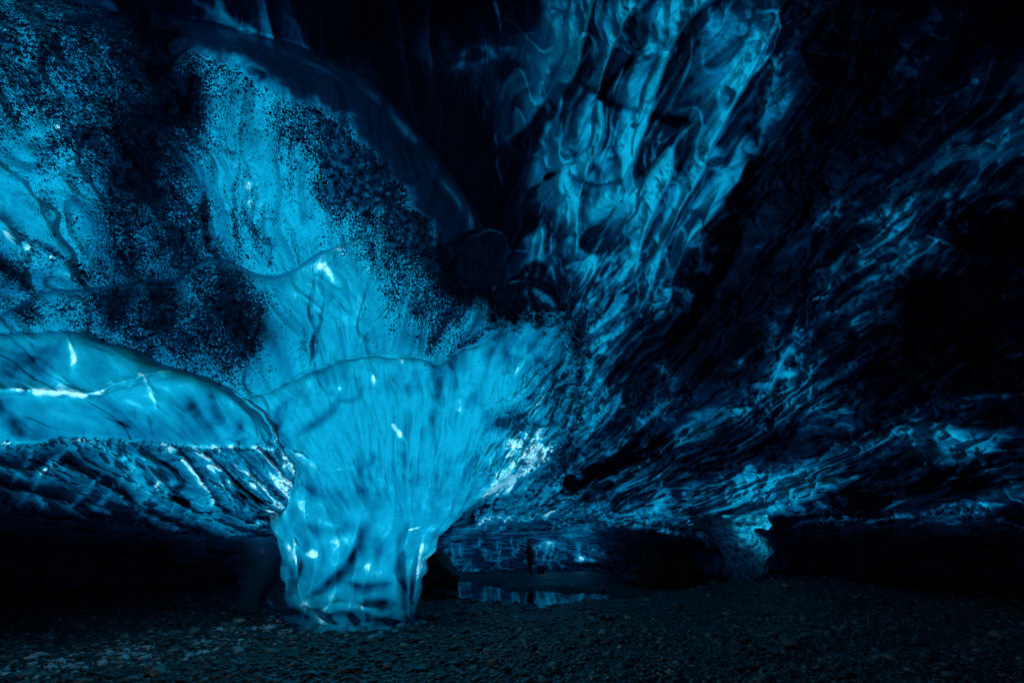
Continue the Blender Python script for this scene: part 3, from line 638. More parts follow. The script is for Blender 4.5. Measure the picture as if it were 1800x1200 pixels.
def ice_material(name, sc=1.0, bump=.5, gloss=.10, v=1.0):
    k = NT(name); P = k.pos()
    cl = k.attr('painted_light'); sp = k.attr('speck')
    curl = k.noise(k.scale(P, 1, 1, .6), 5 * sc, 4, .6, 1.6)
    cl = k.math('MULTIPLY', cl, k.mapr(curl, .3, .7, 1 - .13 * v, 1 + .11 * v))
    vf = k.noise(k.scale(P, 1, 1, .5), 16 * sc, 3, .6, .8, 'RIDGED_MULTIFRACTAL')
    cl = k.math('MULTIPLY', cl, k.mapr(vf, .3, 1.2, 1 - .06 * v, 1 + .07 * v))
    # ash specks frozen into the ice
    s1 = k.noise(k.scale(P, 1, .8, .9), 27 * sc, 4, .7, .6)
    s1b = k.noise(P, 62 * sc, 3, .6, .3); s1 = k.math('ADD', k.math('MULTIPLY', s1, .72), k.math('MULTIPLY', s1b, .28)); s2 = k.noise(P, 3.2, 3, .6); s3 = k.noise(P, 9, 2, .5)
    thr = k.math('ADD', k.mapr(sp, 0, 1, .27, .71), k.mapr(s2, .3, .7, -.055, .055))
    ash = k.mapr(k.math('SUBTRACT', s1, thr), -.022, .04, 1, 0, True)
    ash = k.math('MULTIPLY', ash, k.mapr(sp, .02, .12, 0, 1))
    cl = k.math('MULTIPLY', cl, k.mapr(ash, 0, 1, 1, k.mapr(s3, .38, .66, .03, .30)))
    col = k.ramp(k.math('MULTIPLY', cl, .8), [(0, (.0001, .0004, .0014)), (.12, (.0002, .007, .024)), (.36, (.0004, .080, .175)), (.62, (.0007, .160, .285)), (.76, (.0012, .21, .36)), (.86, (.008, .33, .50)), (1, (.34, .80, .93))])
    b1 = k.noise(P, 7 * sc, 4, .6, .7); b2 = k.noise(P, 30 * sc, 3, .6)
    nrm = k.bump(k.math('ADD', b1, k.math('MULTIPLY', b2, .22)), bump, .08)
    tr = k.n('ShaderNodeBsdfTranslucent'); k.set(tr.inputs[0], col); k.set(tr.inputs[1], nrm)
    df = k.n('ShaderNodeBsdfDiffuse'); k.set(df.inputs[0], col); k.set(df.inputs[2], nrm)
    gl = k.n('ShaderNodeBsdfGlossy'); gl.inputs['Color'].default_value = (.25, .72, 1, 1); gl.inputs['Roughness'].default_value = gloss; k.set(gl.inputs['Normal'], nrm)
    fr = k.n('ShaderNodeFresnel'); fr.inputs[0].default_value = 1.31; k.set(fr.inputs[1], nrm)
    m1 = k.n('ShaderNodeMixShader'); m1.inputs[0].default_value = .12
    k.t.links.new(tr.outputs[0], m1.inputs[1]); k.t.links.new(df.outputs[0], m1.inputs[2])
    m2 = k.n('ShaderNodeMixShader'); k.set(m2.inputs[0], k.math('MINIMUM', fr.outputs[0], .42))
    k.t.links.new(m1.outputs[0], m2.inputs[1]); k.t.links.new(gl.outputs[0], m2.inputs[2])
    k.t.links.new(m2.outputs[0], k.out.inputs[0]); return k.m
M_ICE = ice_material('glacier_ice', 1.0, .26, .06, .8)
M_ICE_R = ice_material('rippled_ice', 1.1, .30, .07, .55)

def simple(name, c1, c2, scale=8, rough=.6, bump=.3, spec=.5, dist=.03):
    k = NT(name); P = k.n('ShaderNodeTexCoord').outputs['Object']
    n1 = k.noise(P, scale, 5, .6, .3)
    b = k.n('ShaderNodeBsdfPrincipled'); k.set(b.inputs['Base Color'], k.ramp(n1, [(.3, c1), (.7, c2)]))
    b.inputs['Roughness'].default_value = rough; b.inputs['Specular IOR Level'].default_value = spec
    k.set(b.inputs['Normal'], k.bump(k.noise(P, scale * 3, 5, .65), bump, dist)); k.t.links.new(b.outputs[0], k.out.inputs[0]); return k.m

# ------------------------------------------------------------------ THE ICE SHEETS
ALL = to_world(X, Y, DEPF)
dX = np.gradient(ALL, axis=1); dY = np.gradient(ALL, axis=0)
dY[ROW900] = np.where(inN[ROW900][:, None], ALL[ROW900] - ALL[ROW900 - 1], dY[ROW900])
NRM = np.cross(dY, dX); NRM /= np.linalg.norm(NRM, axis=-1, keepdims=True) + 1e-12
toc = np.array([0, 0, CAMZ]) - ALL
NRM *= np.where((NRM * toc).sum(-1, keepdims=True) < 0, -1, 1)
ny, nx = X.shape
idx = np.arange(ny * nx).reshape(ny, nx)
Q = np.stack([idx[:-1, :-1], idx[1:, :-1], idx[1:, 1:], idx[:-1, 1:]], -1)
cx_, cy_ = (X[:-1, :-1] + X[1:, 1:]) / 2, (Y[:-1, :-1] + Y[1:, 1:]) / 2
keep = np.ones(Q.shape[:2], bool)
innN = (cx_ > np.interp(cy_, *XL) + 3) & (cx_ < np.interp(cy_, *XR) - 3)
keep[ROW900, :] &= ~innN[ROW900, :]                                       # the column's foot is open to the ice above
keep &= ~((LAB[:-1, :-1] == 0) & (cx_ > 1264) & (cx_ < 1350) & (cy_ > 905) & (cy_ < 928))   # so is the small column
FL = LAB[:-1, :-1]
FL = np.where(FL == 6, 0, FL)
PART_T = T_m[:-1, :-1] > .5
def sheet(name, sel, mat, parent=None, loc=None):
    q = Q[sel & keep]; u, inv = np.unique(q, return_inverse=True); inv = inv.reshape(q.shape)
    return np_mesh(name, ALL.reshape(-1, 3)[u], inv, mat, parent, True, {'painted_light': CL.reshape(-1)[u], 'speck': SP.reshape(-1)[u]}, NRM.reshape(-1, 3)[u], loc)
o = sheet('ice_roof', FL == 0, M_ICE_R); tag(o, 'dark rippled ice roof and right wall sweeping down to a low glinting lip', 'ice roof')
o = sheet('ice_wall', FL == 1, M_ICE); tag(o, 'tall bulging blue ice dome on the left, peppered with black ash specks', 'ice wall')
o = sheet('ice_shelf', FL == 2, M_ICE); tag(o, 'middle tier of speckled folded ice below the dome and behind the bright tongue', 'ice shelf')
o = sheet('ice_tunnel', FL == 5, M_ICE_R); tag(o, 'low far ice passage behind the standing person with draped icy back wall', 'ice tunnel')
ov = tag(empty('ice_overhang', (-4.5, 5.0, 3.0)), 'smooth bright cyan ice tongue overhanging the dark hollow on the left', 'ice overhang')
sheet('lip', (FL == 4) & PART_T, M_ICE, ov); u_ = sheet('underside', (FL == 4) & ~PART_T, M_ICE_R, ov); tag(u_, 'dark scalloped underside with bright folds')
co = tag(empty('ice_column', (-2.6, 9.4, 0)), 'glowing cyan ice column flaring from narrow foot on gravel into wide fan', 'ice column')
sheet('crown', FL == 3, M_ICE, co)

def tube(name, ys, XLf, XRf, dfun, clfun, parent, mat, nang=160, relf=None):
    t = np.linspace(0, 2 * np.pi, nang, endpoint=False)
    yy, tt = np.meshgrid(ys, t, indexing='ij')
    xl = np.interp(yy, *XLf); xr = np.interp(yy, *XRf)
    jg = sstep(905, 960, yy) * np.where(yy > 0, 1, 0); zz0 = np.zeros_like(yy)
    xl = xl + (jg * 9 + 16 * sstep(1050, 1100, yy) * (yy > 1000)) * fbm(np.stack([yy / 32, zz0 + 1, zz0], -1), 2); xr = xr + jg * 9 * fbm(np.stack([yy / 28, zz0 + 7, zz0], -1), 2)
    px = (xl + xr) / 2 - np.cos(tt) * (xr - xl) / 2; e = np.sin(tt)       # e>0 front
    d = dfun(px, yy, e); F = {'X': px, 'Y': yy}
    cl, rl = clfun(F, e, to_world(px, yy, d))
    V = to_world(px, yy, d + rl); n, m = yy.shape; I = np.arange(n * m).reshape(n, m)
    a = I[:-1]; b = np.roll(I, -1, 1)[:-1]; c = np.roll(I, -1, 1)[1:]; dd = I[1:]
    return np_mesh(name, V.reshape(-1, 3), np.stack([a, dd, c, b], -1).reshape(-1, 4), mat, parent, True, {'painted_light': np.clip(cl, 0, 1.25 if parent is co else 1.08), 'speck': 0 * cl})

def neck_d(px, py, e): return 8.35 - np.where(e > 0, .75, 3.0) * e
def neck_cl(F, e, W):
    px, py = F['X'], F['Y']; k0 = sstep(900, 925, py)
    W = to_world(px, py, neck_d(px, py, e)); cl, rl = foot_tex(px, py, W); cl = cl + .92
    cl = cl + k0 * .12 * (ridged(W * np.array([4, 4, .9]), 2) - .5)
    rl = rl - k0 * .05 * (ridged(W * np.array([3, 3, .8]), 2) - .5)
    def f(*a, **k):  # light and dark painted along the folds of the foot
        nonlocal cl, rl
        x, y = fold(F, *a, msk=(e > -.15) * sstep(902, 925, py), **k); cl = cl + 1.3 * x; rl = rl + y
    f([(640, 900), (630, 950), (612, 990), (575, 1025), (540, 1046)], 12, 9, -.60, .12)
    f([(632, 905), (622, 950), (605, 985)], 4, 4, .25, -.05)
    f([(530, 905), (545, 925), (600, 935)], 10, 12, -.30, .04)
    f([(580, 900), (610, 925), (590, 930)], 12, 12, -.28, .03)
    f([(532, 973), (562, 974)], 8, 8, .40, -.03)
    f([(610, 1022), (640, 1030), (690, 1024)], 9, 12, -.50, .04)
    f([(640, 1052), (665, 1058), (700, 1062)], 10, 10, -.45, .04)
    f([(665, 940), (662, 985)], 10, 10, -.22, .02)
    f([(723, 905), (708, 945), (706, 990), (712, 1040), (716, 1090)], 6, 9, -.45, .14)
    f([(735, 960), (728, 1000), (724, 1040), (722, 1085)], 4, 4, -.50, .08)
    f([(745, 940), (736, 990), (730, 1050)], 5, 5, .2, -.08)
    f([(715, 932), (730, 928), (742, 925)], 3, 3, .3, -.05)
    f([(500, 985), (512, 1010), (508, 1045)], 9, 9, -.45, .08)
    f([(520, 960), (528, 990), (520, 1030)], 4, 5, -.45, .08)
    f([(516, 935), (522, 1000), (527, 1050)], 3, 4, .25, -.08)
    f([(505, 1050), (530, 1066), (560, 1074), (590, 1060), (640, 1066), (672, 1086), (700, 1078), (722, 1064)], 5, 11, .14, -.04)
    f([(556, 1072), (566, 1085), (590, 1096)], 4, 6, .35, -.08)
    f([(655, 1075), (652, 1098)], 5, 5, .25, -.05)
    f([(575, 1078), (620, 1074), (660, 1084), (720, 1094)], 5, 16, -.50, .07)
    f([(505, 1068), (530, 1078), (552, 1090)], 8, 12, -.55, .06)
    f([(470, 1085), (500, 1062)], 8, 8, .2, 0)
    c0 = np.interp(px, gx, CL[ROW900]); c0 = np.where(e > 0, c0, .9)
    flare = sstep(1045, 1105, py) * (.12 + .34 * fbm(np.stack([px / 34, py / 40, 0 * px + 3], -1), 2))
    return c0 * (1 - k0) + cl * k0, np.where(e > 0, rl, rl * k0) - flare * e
tube('foot', np.concatenate([np.linspace(900, 1100, 150), [1112, 1135]]), XL, XR, neck_d, neck_cl, co, M_ICE, 220)

c2 = tag(empty('ice_column', (7.4, 13.2, .4)), 'small dark clear ice column under the right roof, standing on the gravel mound', 'ice column')
XL2 = ([884, 905, 925, 940, 960, 985, 1012, 1032], [1200, 1205, 1222, 1242, 1260, 1273, 1285, 1288])
XR2 = ([884, 905, 925, 940, 960, 985, 1012, 1032], [1400, 1397, 1384, 1371, 1360, 1351, 1344, 1342])
def small_d(px, py, e): return 12.75 - e * np.where(e > 0, np.interp(py, [884, 900, 925, 960, 1032], [.1, .45, .95, .75, .5]), 3.4)
def small_cl(F, e, W):
    a = ridged(W * np.array([6, 6, 1.6]) + .8 * perlin(W * 2)[..., None], 3); b = ridged(W * 5, 2)
    return .62 + 3.4 * np.clip(a - .48, 0, 1) - .9 * np.clip(.5 - a, 0, 1) + 2.6 * np.clip(b - .58, 0, 1), -.16 * (a - .5)
tube('shaft', np.linspace(884, 1030, 90), XL2, XR2, small_d, small_cl, c2, M_ICE_R, 140)

# ------------------------------------------------------------------ CAVE BEHIND THE CAMERA
M_ROCK = simple('dark_ice_rock', (.010, .016, .024), (.03, .04, .05), 1.5, .7, .5, .3, .1)
nu, nv = 90, 40
A, B = np.meshgrid(np.linspace(-.08, math.pi + .08, nu), np.linspace(-.12, math.pi * .5, nv))
SV = np.stack([9.6 * np.cos(A) * np.cos(B), 2.6 - 12.5 * np.sin(A) * np.cos(B), 10.2 * np.sin(B) - .2], -1)
SV = SV * (1 + .06 * fbm(SV * .35, 3)[..., None])
I = np.arange(nu * nv).reshape(nv, nu); SQ = np.stack([I[:-1, :-1], I[:-1, 1:], I[1:, 1:], I[1:, :-1]], -1)
ac = (A[:-1, :-1] + A[1:, 1:]) / 2; bc = (B[:-1, :-1] + B[1:, 1:]) / 2
light_gap = ((ac - 2.55) / .34) ** 2 + ((bc - .16) / .30) ** 2 > 1  # unseen opening, added and placed to let sky light onto the gravel
o = np_mesh('cave_ceiling', SV.reshape(-1, 3), SQ[light_gap].reshape(-1, 4), M_ROCK); tag(o, kind='structure')

# ------------------------------------------------------------------ GROUND
def gz(x, y):
    p = np.stack([np.asarray(x, float), np.asarray(y, float), 0 * np.asarray(x, float)], -1)
    z = .07 * fbm(p * .35 + 3, 2) + .018 * fbm(p * 1.8 + 9, 2)
    z = z + .07 * fbm(np.stack([(x * .5 - y) * .9, x * .25, 0 * x + 5], -1), 2)
    z = z + .60 * np.exp(-((x - 7.4) / 3.2) ** 2 - ((y - 13.6) / 2.2) ** 2) * 1.0
    z = z + .10 * np.exp(-((x - 3) / 2.5) ** 2 - ((y - 12.6) / 1.2) ** 2)
    z = z + .16 * np.exp(-((x - 1.6) / 2.6) ** 2 - ((y - 23.5) / 3.2) ** 2)
    # pool: a near reach and a channel bending away to the left
    q = .5 * fbm(p * .6 + 21, 2)
    near = sstep(0, .5, 1 - (((x - 1.0) / 3.6) ** 2 + ((y - 16.6 + .12 * (x - 1)) / (2.9 + q)) ** 2))
    back = sstep(0, .5, 1 - (((x + 1.6 + .1 * (y - 20)) / (1.5 + q)) ** 2 + ((y - 19.5) / 5.0) ** 2))
    z = z - .11 * np.exp(-((x - 1.0) / 4) ** 2 - ((y - 12.6) / 2.2) ** 2)
    z = z - .30 * np.maximum(near, back)
    return z
def strat(a, b, n, p=1.0): return a + (b - a) * np.linspace(0, 1, n) ** p
yv = np.concatenate([np.linspace(-60, 3, 12), strat(4, 30, 560, 1.5), np.linspace(31, 400, 40)])
xv = np.concatenate([-np.geomspace(400, 17, 30), np.linspace(-16, 16, 520), np.geomspace(17, 400, 30)])
gxx, gyy = np.meshgrid(xv, yv); gzz = gz(gxx, gyy)
I = np.arange(gxx.size).reshape(gxx.shape)
k = NT('gravel_bed'); P = k.pos()
v1 = k.n('ShaderNodeTexVoronoi'); v1.inputs['Scale'].default_value = 26; k.set(v1.inputs['Vector'], P)
v2 = k.n('ShaderNodeTexVoronoi'); v2.inputs['Scale'].default_value = 60; k.set(v2.inputs['Vector'], P)
bw = k.n('ShaderNodeRGBToBW'); k.set(bw.inputs[0], v1.outputs['Color'])
pr = k.n('ShaderNodeBsdfPrincipled'); k.set(pr.inputs['Base Color'], k.ramp(bw.outputs[0], [(.1, (.012, .012, .013)), (.6, (.04, .04, .04)), (.9, (.18, .17, .16))]))
pr.inputs['Roughness'].default_value = .45
k.set(pr.inputs['Normal'], k.bump(k.math('ADD', v1.outputs['Distance'], k.math('MULTIPLY', v2.outputs['Distance'], .5)), 1, -.03))
k.t.links.new(pr.outputs[0], k.out.inputs[0]); M_BED = k.m
o = np_mesh('ground', np.stack([gxx, gyy, gzz], -1).reshape(-1, 3), np.stack([I[:-1, :-1], I[:-1, 1:], I[1:, 1:], I[1:, :-1]], -1).reshape(-1, 4), M_BED, loc=(0, 0, 0)); tag(o, kind='structure')

k = NT('pool_water'); pr = k.n('ShaderNodeBsdfPrincipled'); pr.inputs['Base Color'].default_value = (.004, .010, .014, 1); pr.inputs['Roughness'].default_value = .04; pr.inputs['IOR'].default_value = 1.33
k.set(pr.inputs['Normal'], k.bump(k.noise(k.scale(k.pos(), 1, .5, 1), 3, 3), .15, .02)); k.t.links.new(pr.outputs[0], k.out.inputs[0])
wx, wy = np.meshgrid(np.linspace(-6, 6.5, 30), np.linspace(13.2, 27, 30)); I = np.arange(900).reshape(30, 30)
o = np_mesh('water', np.stack([wx, wy, 0 * wx - .07], -1).reshape(-1, 3), np.stack([I[:-1, :-1], I[:-1, 1:], I[1:, 1:], I[1:, :-1]], -1).reshape(-1, 4), k.m, loc=(0, 18, -.07)); tag(o, kind='structure')

# loose gravel: one mass of pebbles
rg = np.random.default_rng(3)
ph = (1 + 5 ** .5) / 2
ICO = np.array([(-1, ph, 0), (1, ph, 0), (-1, -ph, 0), (1, -ph, 0), (0, -1, ph), (0, 1, ph), (0, -1, -ph), (0, 1, -ph), (ph, 0, -1), (ph, 0, 1), (-ph, 0, -1), (-ph, 0, 1)]) / math.hypot(1, ph)
ICF = np.array([(0, 11, 5), (0, 5, 1), (0, 1, 7), (0, 7, 10), (0, 10, 11), (1, 5, 9), (5, 11, 4), (11, 10, 2), (10, 7, 6), (7, 1, 8), (3, 9, 4), (3, 4, 2), (3, 2, 6), (3, 6, 8), (3, 8, 9), (4, 9, 5), (2, 4, 11), (6, 2, 10), (8, 6, 7), (9, 8, 1)])
def pebbles(n, r0, r1, y0, y1, seed):
    g = np.random.default_rng(seed)
    y = y0 + (y1 - y0) * g.random(n) ** 1.25; x = (g.random(n) * 2 - 1) * (y * 1.1 + 1.5)
    r = r0 * (r1 / r0) ** (g.random(n) ** 1.8) * (1 + .03 * (y - y0))
    a = g.random(n) * 6.28; sc = np.stack([r * (1 + .5 * g.random(n)), r * (.8 + .3 * g.random(n)), r * (.35 + .35 * g.random(n))], -1)
    V = ICO[None] * (1 + .22 * g.normal(size=(n, 12, 1))) * sc[:, None]
    V[..., 2] += V[..., 0] * (g.random((n, 1)) - .5) * .5
    c, s_ = np.cos(a)[:, None], np.sin(a)[:, None]
    V = np.stack([V[..., 0] * c - V[..., 1] * s_, V[..., 0] * s_ + V[..., 1] * c, V[..., 2]], -1)
    zz = gz(x, y); ok = zz > -.08
    V += np.stack([x, y, zz + sc[:, 2] * .35], -1)[:, None]
    # the column's glow on the gravel, painted in as paler stones
    a0 = np.array(ground_pt(120, 1165)[:2]); a1 = np.array(ground_pt(600, 1085)[:2]); e_ = a1 - a0; pt = np.stack([x, y], -1) - a0
    tt_ = np.clip((pt @ e_) / (e_ @ e_), 0, 1); dd_ = np.hypot(*(pt - tt_[:, None] * e_).T)
    pale = np.exp(-(dd_ / .95) ** 2) * (.5 + .8 * perlin(np.stack([x * 1.3 + y, y * 2.2, 0 * x + 5], -1)))
    tone = np.clip(g.random(n) * .86 + .75 * np.clip(pale, 0, 1), 0, 1)
    V = V[ok]; tone = tone[ok]; n = len(V)
    return V.reshape(-1, 3), (ICF[None] + 12 * np.arange(n)[:, None, None]).reshape(-1, 3), np.repeat(tone, 12)
k = NT('pebble_stone'); P = k.pos()
pr = k.n('ShaderNodeBsdfPrincipled')
k.set(pr.inputs['Base Color'], k.ramp(k.attr('tone'), [(0, (.012, .012, .014)), (.4, (.05, .05, .053)), (.66, (.15, .145, .14)), (.82, (.30, .25, .20)), (.92, (.48, .48, .47)), (1, (.85, .87, .88))]))
k.set(pr.inputs['Roughness'], k.mapr(k.noise(P, 12, 2),   .35, .65, .14, .45)); k.set(pr.inputs['Normal'], k.bump(k.noise(P, 55, 3, .6), .5, .01))
k.t.links.new(pr.outputs[0], k.out.inputs[0]); M_PEB = k.m
parts_ = [pebbles(34000, .009, .036, 5.0, 12, 1), pebbles(11000, .018, .055, 5.2, 20, 2), pebbles(900, .045, .10, 5.5, 17, 4)]
off = 0; VV = []; FF = []; TT = []
for v, f, t in parts_: VV.append(v); FF.append(f + off); TT.append(t); off += len(v)
o = np_mesh('gravel', np.concatenate(VV), np.concatenate(FF), M_PEB, None, True, {'tone': np.concatenate(TT)}, loc=(0, 9, 0))
tag(o, 'wet dark gravel of rounded pebbles covering the cave floor', 'gravel', kind='stuff')

# ------------------------------------------------------------------ ROCKS AND STANDING ICE
def blob(name, rings, mat, label, cat, ns=1.6, na=.10, n=64, seed=0, parent=None, attrs=False):
    """closed lofted body from (px, py, half width px, depth, half thickness m) rings, top to bottom"""
    A_ = np.array(rings, float); t = np.linspace(0, 1, 70); tk = np.linspace(0, 1, len(A_))
    C5 = np.stack([cubic1(tk, A_[:, j], t) for j in range(5)], 1)
    ang = np.linspace(0, 2 * np.pi, n, endpoint=False)
    px = C5[:, 0:1] - np.cos(ang)[None] * C5[:, 2:3]; py = np.repeat(C5[:, 1:2], n, 1); d = C5[:, 3:4] - np.sin(ang)[None] * C5[:, 4:5]
    V = to_world(px, py, d); c = V.mean(1, keepdims=True); r = V - c
    V = c + r * (1 + na * 2 * fbm(V * ns + seed, 3)[..., None])
    m = len(t); I = np.arange(m * n).reshape(m, n)
    Fq = np.stack([I[:-1], np.roll(I, -1, 1)[:-1], np.roll(I, -1, 1)[1:], I[1:]], -1).reshape(-1, 4)
    V = np.concatenate([V.reshape(-1, 3), V[0].mean(0)[None], V[-1].mean(0)[None]])
    Tq = np.array([[I[0, (j + 1) % n], I[0, j], m * n, m * n] for j in range(n)] + [[I[-1, j], I[-1, (j + 1) % n], m * n + 1, m * n + 1] for j in range(n)])
    bm_f = [tuple(f) for f in Fq] + [tuple(f[:3]) for f in Tq]
    loc = np.array([V[:, 0].mean(), V[:, 1].mean(), V[:, 2].min()])
    me = bpy.data.meshes.new(name); me.from_pydata((V - loc).tolist(), [], bm_f); me.update()
    me.polygons.foreach_set('use_smooth', np.ones(len(bm_f), bool)); me.materials.append(mat)
    if attrs:
        cl = .10 + .25 * fbm(V * 1.5 + 3, 2); at = me.attributes.new('painted_light', 'FLOAT', 'POINT'); at.data.foreach_set('value', np.clip(cl, 0, 1).astype(np.float32))
    o = link(bpy.data.objects.new(name, me)); o.location = loc
    return tag(o, label, cat)
M_DICE = simple('dark_wet_ice', (.04, .17, .32), (.08, .30, .46), 2, .28, .25, .6, .04)
blob('ice_pillar', [(452, 944, 6, 10.2, .15), (454, 950, 30, 10.2, .35), (460, 972, 37, 10.2, .5), (460, 1000, 34, 10.2, .5), (455, 1022, 30, 10.2, .48), (447, 1040, 26, 10.2, .45), (441, 1060, 25, 10.2, .42), (440, 1085, 25, 10.2, .4)],
     M_DICE, 'smooth dark leaning ice pillar tucked behind the left side of the glowing column', 'ice pillar', 1.0, .05)
M_ROCKD = simple('dark_wet_rock', (.010, .014, .018), (.035, .04, .045), 4, .42, .9, .5, .06)
blob('boulder', [(757, 962, 4, 13.6, .1), (758, 966, 14, 13.6, .3), (764, 978, 24, 13.6, .45), (769, 1000, 30, 13.6, .6), (772, 1025, 33, 13.6, .65), (774, 1050, 35, 13.6, .7), (774, 1070, 35, 13.6, .7)],
     M_ROCKD, 'dark upright boulder at the pool edge right behind the column foot', 'boulder', 2.2, .12, seed=4)
blob('boulder', [(1165, 950, 6, 17, .3), (1170, 956, 26, 17, .6), (1172, 975, 44, 17, .8), (1172, 1000, 55, 17, 1), (1172, 1030, 60, 17, 1)],
     M_ROCKD, 'low dark boulder in the shadows left of the small ice column', 'boulder', 1.3, .22, seed=14)
M_CLEAR = simple('pale_ice', (.10, .36, .46), (.25, .55, .65), 6, .12, .3, .6, .02)
def chunk(name, px, py, w, h, dep, mat, label, cat, seed, group=None):
    x, y, z = ground_pt(px, py); z = float(gz(np.array([x]), np.array([y]))[0])
    g = np.random.default_rng(seed); n = 42
    # icosphere once subdivided, dented into a shard
    me = bpy.data.meshes.new(name); import bmesh
    bm = bmesh.new(); bmesh.ops.create_icosphere(bm, subdivisions=3, radius=1)
    V = np.array([v.co for v in bm.verts]); r = 1 + .28 * fbm(V * .9 + seed * 3.1, 2) + .05 * fbm(V * 3 + seed, 2)
    V = V * r[:, None] * np.array([w, dep, h])
    for v, c in zip(bm.verts, V): v.co = c
    for f in bm.faces: f.smooth = True
    bm.to_mesh(me); bm.free(); me.materials.append(mat)
    o = link(bpy.data.objects.new(name, me)); o.location = (x, y, z + h * .4); o.rotation_euler = (g.normal() * .15, g.normal() * .15, g.random() * 6)
    return tag(o, label, cat, group)
chunk('ice_chunk', 706, 1107, .13, .07, .08, M_CLEAR, 'larger pale ice chunk on gravel at the right front of the column foot', 'ice chunk', 1)
chunk('ice_chunk', 694, 1117, .07, .04, .05, M_CLEAR, 'tiny pale ice chunk on gravel just in front of the larger one', 'ice chunk', 2)
chunk('ice_chunk', 470, 1072, .12, .16, .10, M_CLEAR, 'upright pale ice stub on gravel left of the column foot', 'ice chunk', 3)
frag = [(492, 1078), (508, 1092), (548, 1104), (571, 1112), (604, 1116), (637, 1112), (668, 1119), (726, 1098), (742, 1086), (478, 1090), (590, 1126), (655, 1133)]  # pale bits added to carry the column's blue light onto the gravel
for i_, (fx_, fy_) in enumerate(frag):
    w_ = .035 + .045 * ((i_ * 37) % 10) / 10
    chunk('added_ice_fragment', fx_, fy_, w_ * 1.4, w_ * .8, w_, M_CLEAR, 'small pale ice fragment added on the gravel to catch the column light', 'ice fragment', 30 + i_, 'added ice fragments round the column foot')
M_ST = simple('pale_stone', (.12, .14, .12), (.24, .26, .22), 9, .4, .4)
M_ST2 = simple('tan_stone', (.10, .07, .05), (.24, .18, .13), 9, .5, .4)
M_ST3 = simple('grey_stone', (.04, .04, .045), (.10, .10, .11), 9, .4, .5)
chunk('stone', 340, 1115, .11, .05, .09, M_ST, 'flat pale greenish stone lying on the gravel left of the column', 'stone', 5)
chunk('stone', 1418, 1122, .10, .05, .08, M_ST, 'pale teal stone on the dark gravel below the small column', 'stone', 6)
chunk('stone', 1516, 1114, .11, .05, .08, M_ST3, 'flat grey stone on dark gravel at the right, behind the dim brown one', 'stone', 7)
chunk('stone', 1390, 1136, .13, .05, .10, M_ST2, 'brownish flat stone just in front of the pale teal stone', 'stone', 8)
chunk('stone', 1306, 1038, .14, .07, .12, M_ST2, 'tan stone on the mound in front of the small ice column', 'stone', 9)
chunk('stone', 865, 1098, .10, .05, .08, M_ST3, 'grey stone on gravel in front of the pool', 'stone', 10)
chunk('stone', 815, 1115, .10, .05, .09, M_ST3, 'broad grey stone on gravel right of the column foot', 'stone', 11)

# ------------------------------------------------------------------ THE PERSON
def plain(name, c, rough=.7):
    return simple(name, tuple(x * .75 for x in c), c, 14, rough, .2, .3, .01)
def skin_mesh(name, pts, edges, mat, parent, sub=2):
    me = bpy.data.meshes.new(name); me.from_pydata([p[:3] for p in pts], edges, []); me.update()
    o = link(bpy.data.objects.new(name, me)); o.parent = parent
    m = o.modifiers.new('skin', 'SKIN'); m.use_smooth_shade = True
    for v, p in zip(me.skin_vertices[0].data, pts): v.radius = (p[3], p[4] if len(p) > 4 else p[3]); v.use_root = False
    me.skin_vertices[0].data[0].use_root = True
    sb = o.modifiers.new('sub', 'SUBSURF'); sb.levels = sb.render_levels = sub
    me.materials.append(mat); return o
gx0, gy0, _ = ground_pt(932, 1009, .1); gz0 = float(gz(np.array([gx0]), np.array([gy0]))[0])
pe = tag(empty('person', (gx0, gy0, gz0)), 'person in red jacket and dark hat standing on the gravel bar, hands on a tripod', 'person')
pe.rotation_euler = (0, 0, D2R(-35))
# local frame: facing -X (towards the tripod), z up
body = [(0, 0, .92, .13, .11), (.01, 0, 1.10, .13, .10), (-.01, 0, 1.32, .16, .11), (-.03, 0, 1.45, .07), (-.05, 0, 1.53, .055), (-.08, 0, 1.60, .085, .075), (-.09, 0, 1.68, .09, .08), (-.085, 0, 1.74, .05),
        (0, .10, .88, .09), (-.05, .12, .48, .062), (.0, .13, .09, .042), (-.16, .13, .04, .04),
        (0, -.10, .88, .09), (.06, -.12, .48, .062), (.12, -.13, .09, .042), (-.02, -.13, .04, .04),
        (-.02, .19, 1.38, .055), (-.12, .24, 1.14, .042), (-.36, .13, 1.20, .032), (-.44, .10, 1.22, .028),
        (-.02, -.19, 1.38, .055), (-.14, -.24, 1.13, .042), (-.36, -.12, 1.24, .032), (-.44, -.09, 1.26, .028),
        (-.16, 0, 1.655, .022)]
be = [(0, 1), (1, 2), (2, 3), (3, 4), (4, 5), (5, 6), (6, 7), (0, 8), (8, 9), (9, 10), (10, 11), (0, 12), (12, 13), (13, 14), (14, 15), (2, 16), (16, 17), (17, 18), (18, 19), (2, 20), (20, 21), (21, 22), (22, 23), (6, 24)]
nb = len(body)
for side, (hx, hy, hz) in ((1, (-.44, .10, 1.22)), (-1, (-.44, -.09, 1.26))):
    root_i = 19 if side > 0 else 23
    for q_ in range(4):
        yy_ = hy + side * (.026 - .017 * q_); L_ = (.040, .046, .043, .034)[q_]
        i0 = len(body)
        body += [(hx - .035, yy_, hz + .005, .010), (hx - .035 - L_, yy_ - side * .004, hz - .004, .008), (hx - .045 - L_, yy_ - side * .006, hz - .03, .007)]
        be += [(root_i, i0), (i0, i0 + 1), (i0 + 1, i0 + 2)]
    i0 = len(body); body += [(hx - .02, hy - side * .035, hz + .012, .011), (hx - .055, hy - side * .045, hz + .01, .009)]; be += [(root_i, i0), (i0, i0 + 1)]
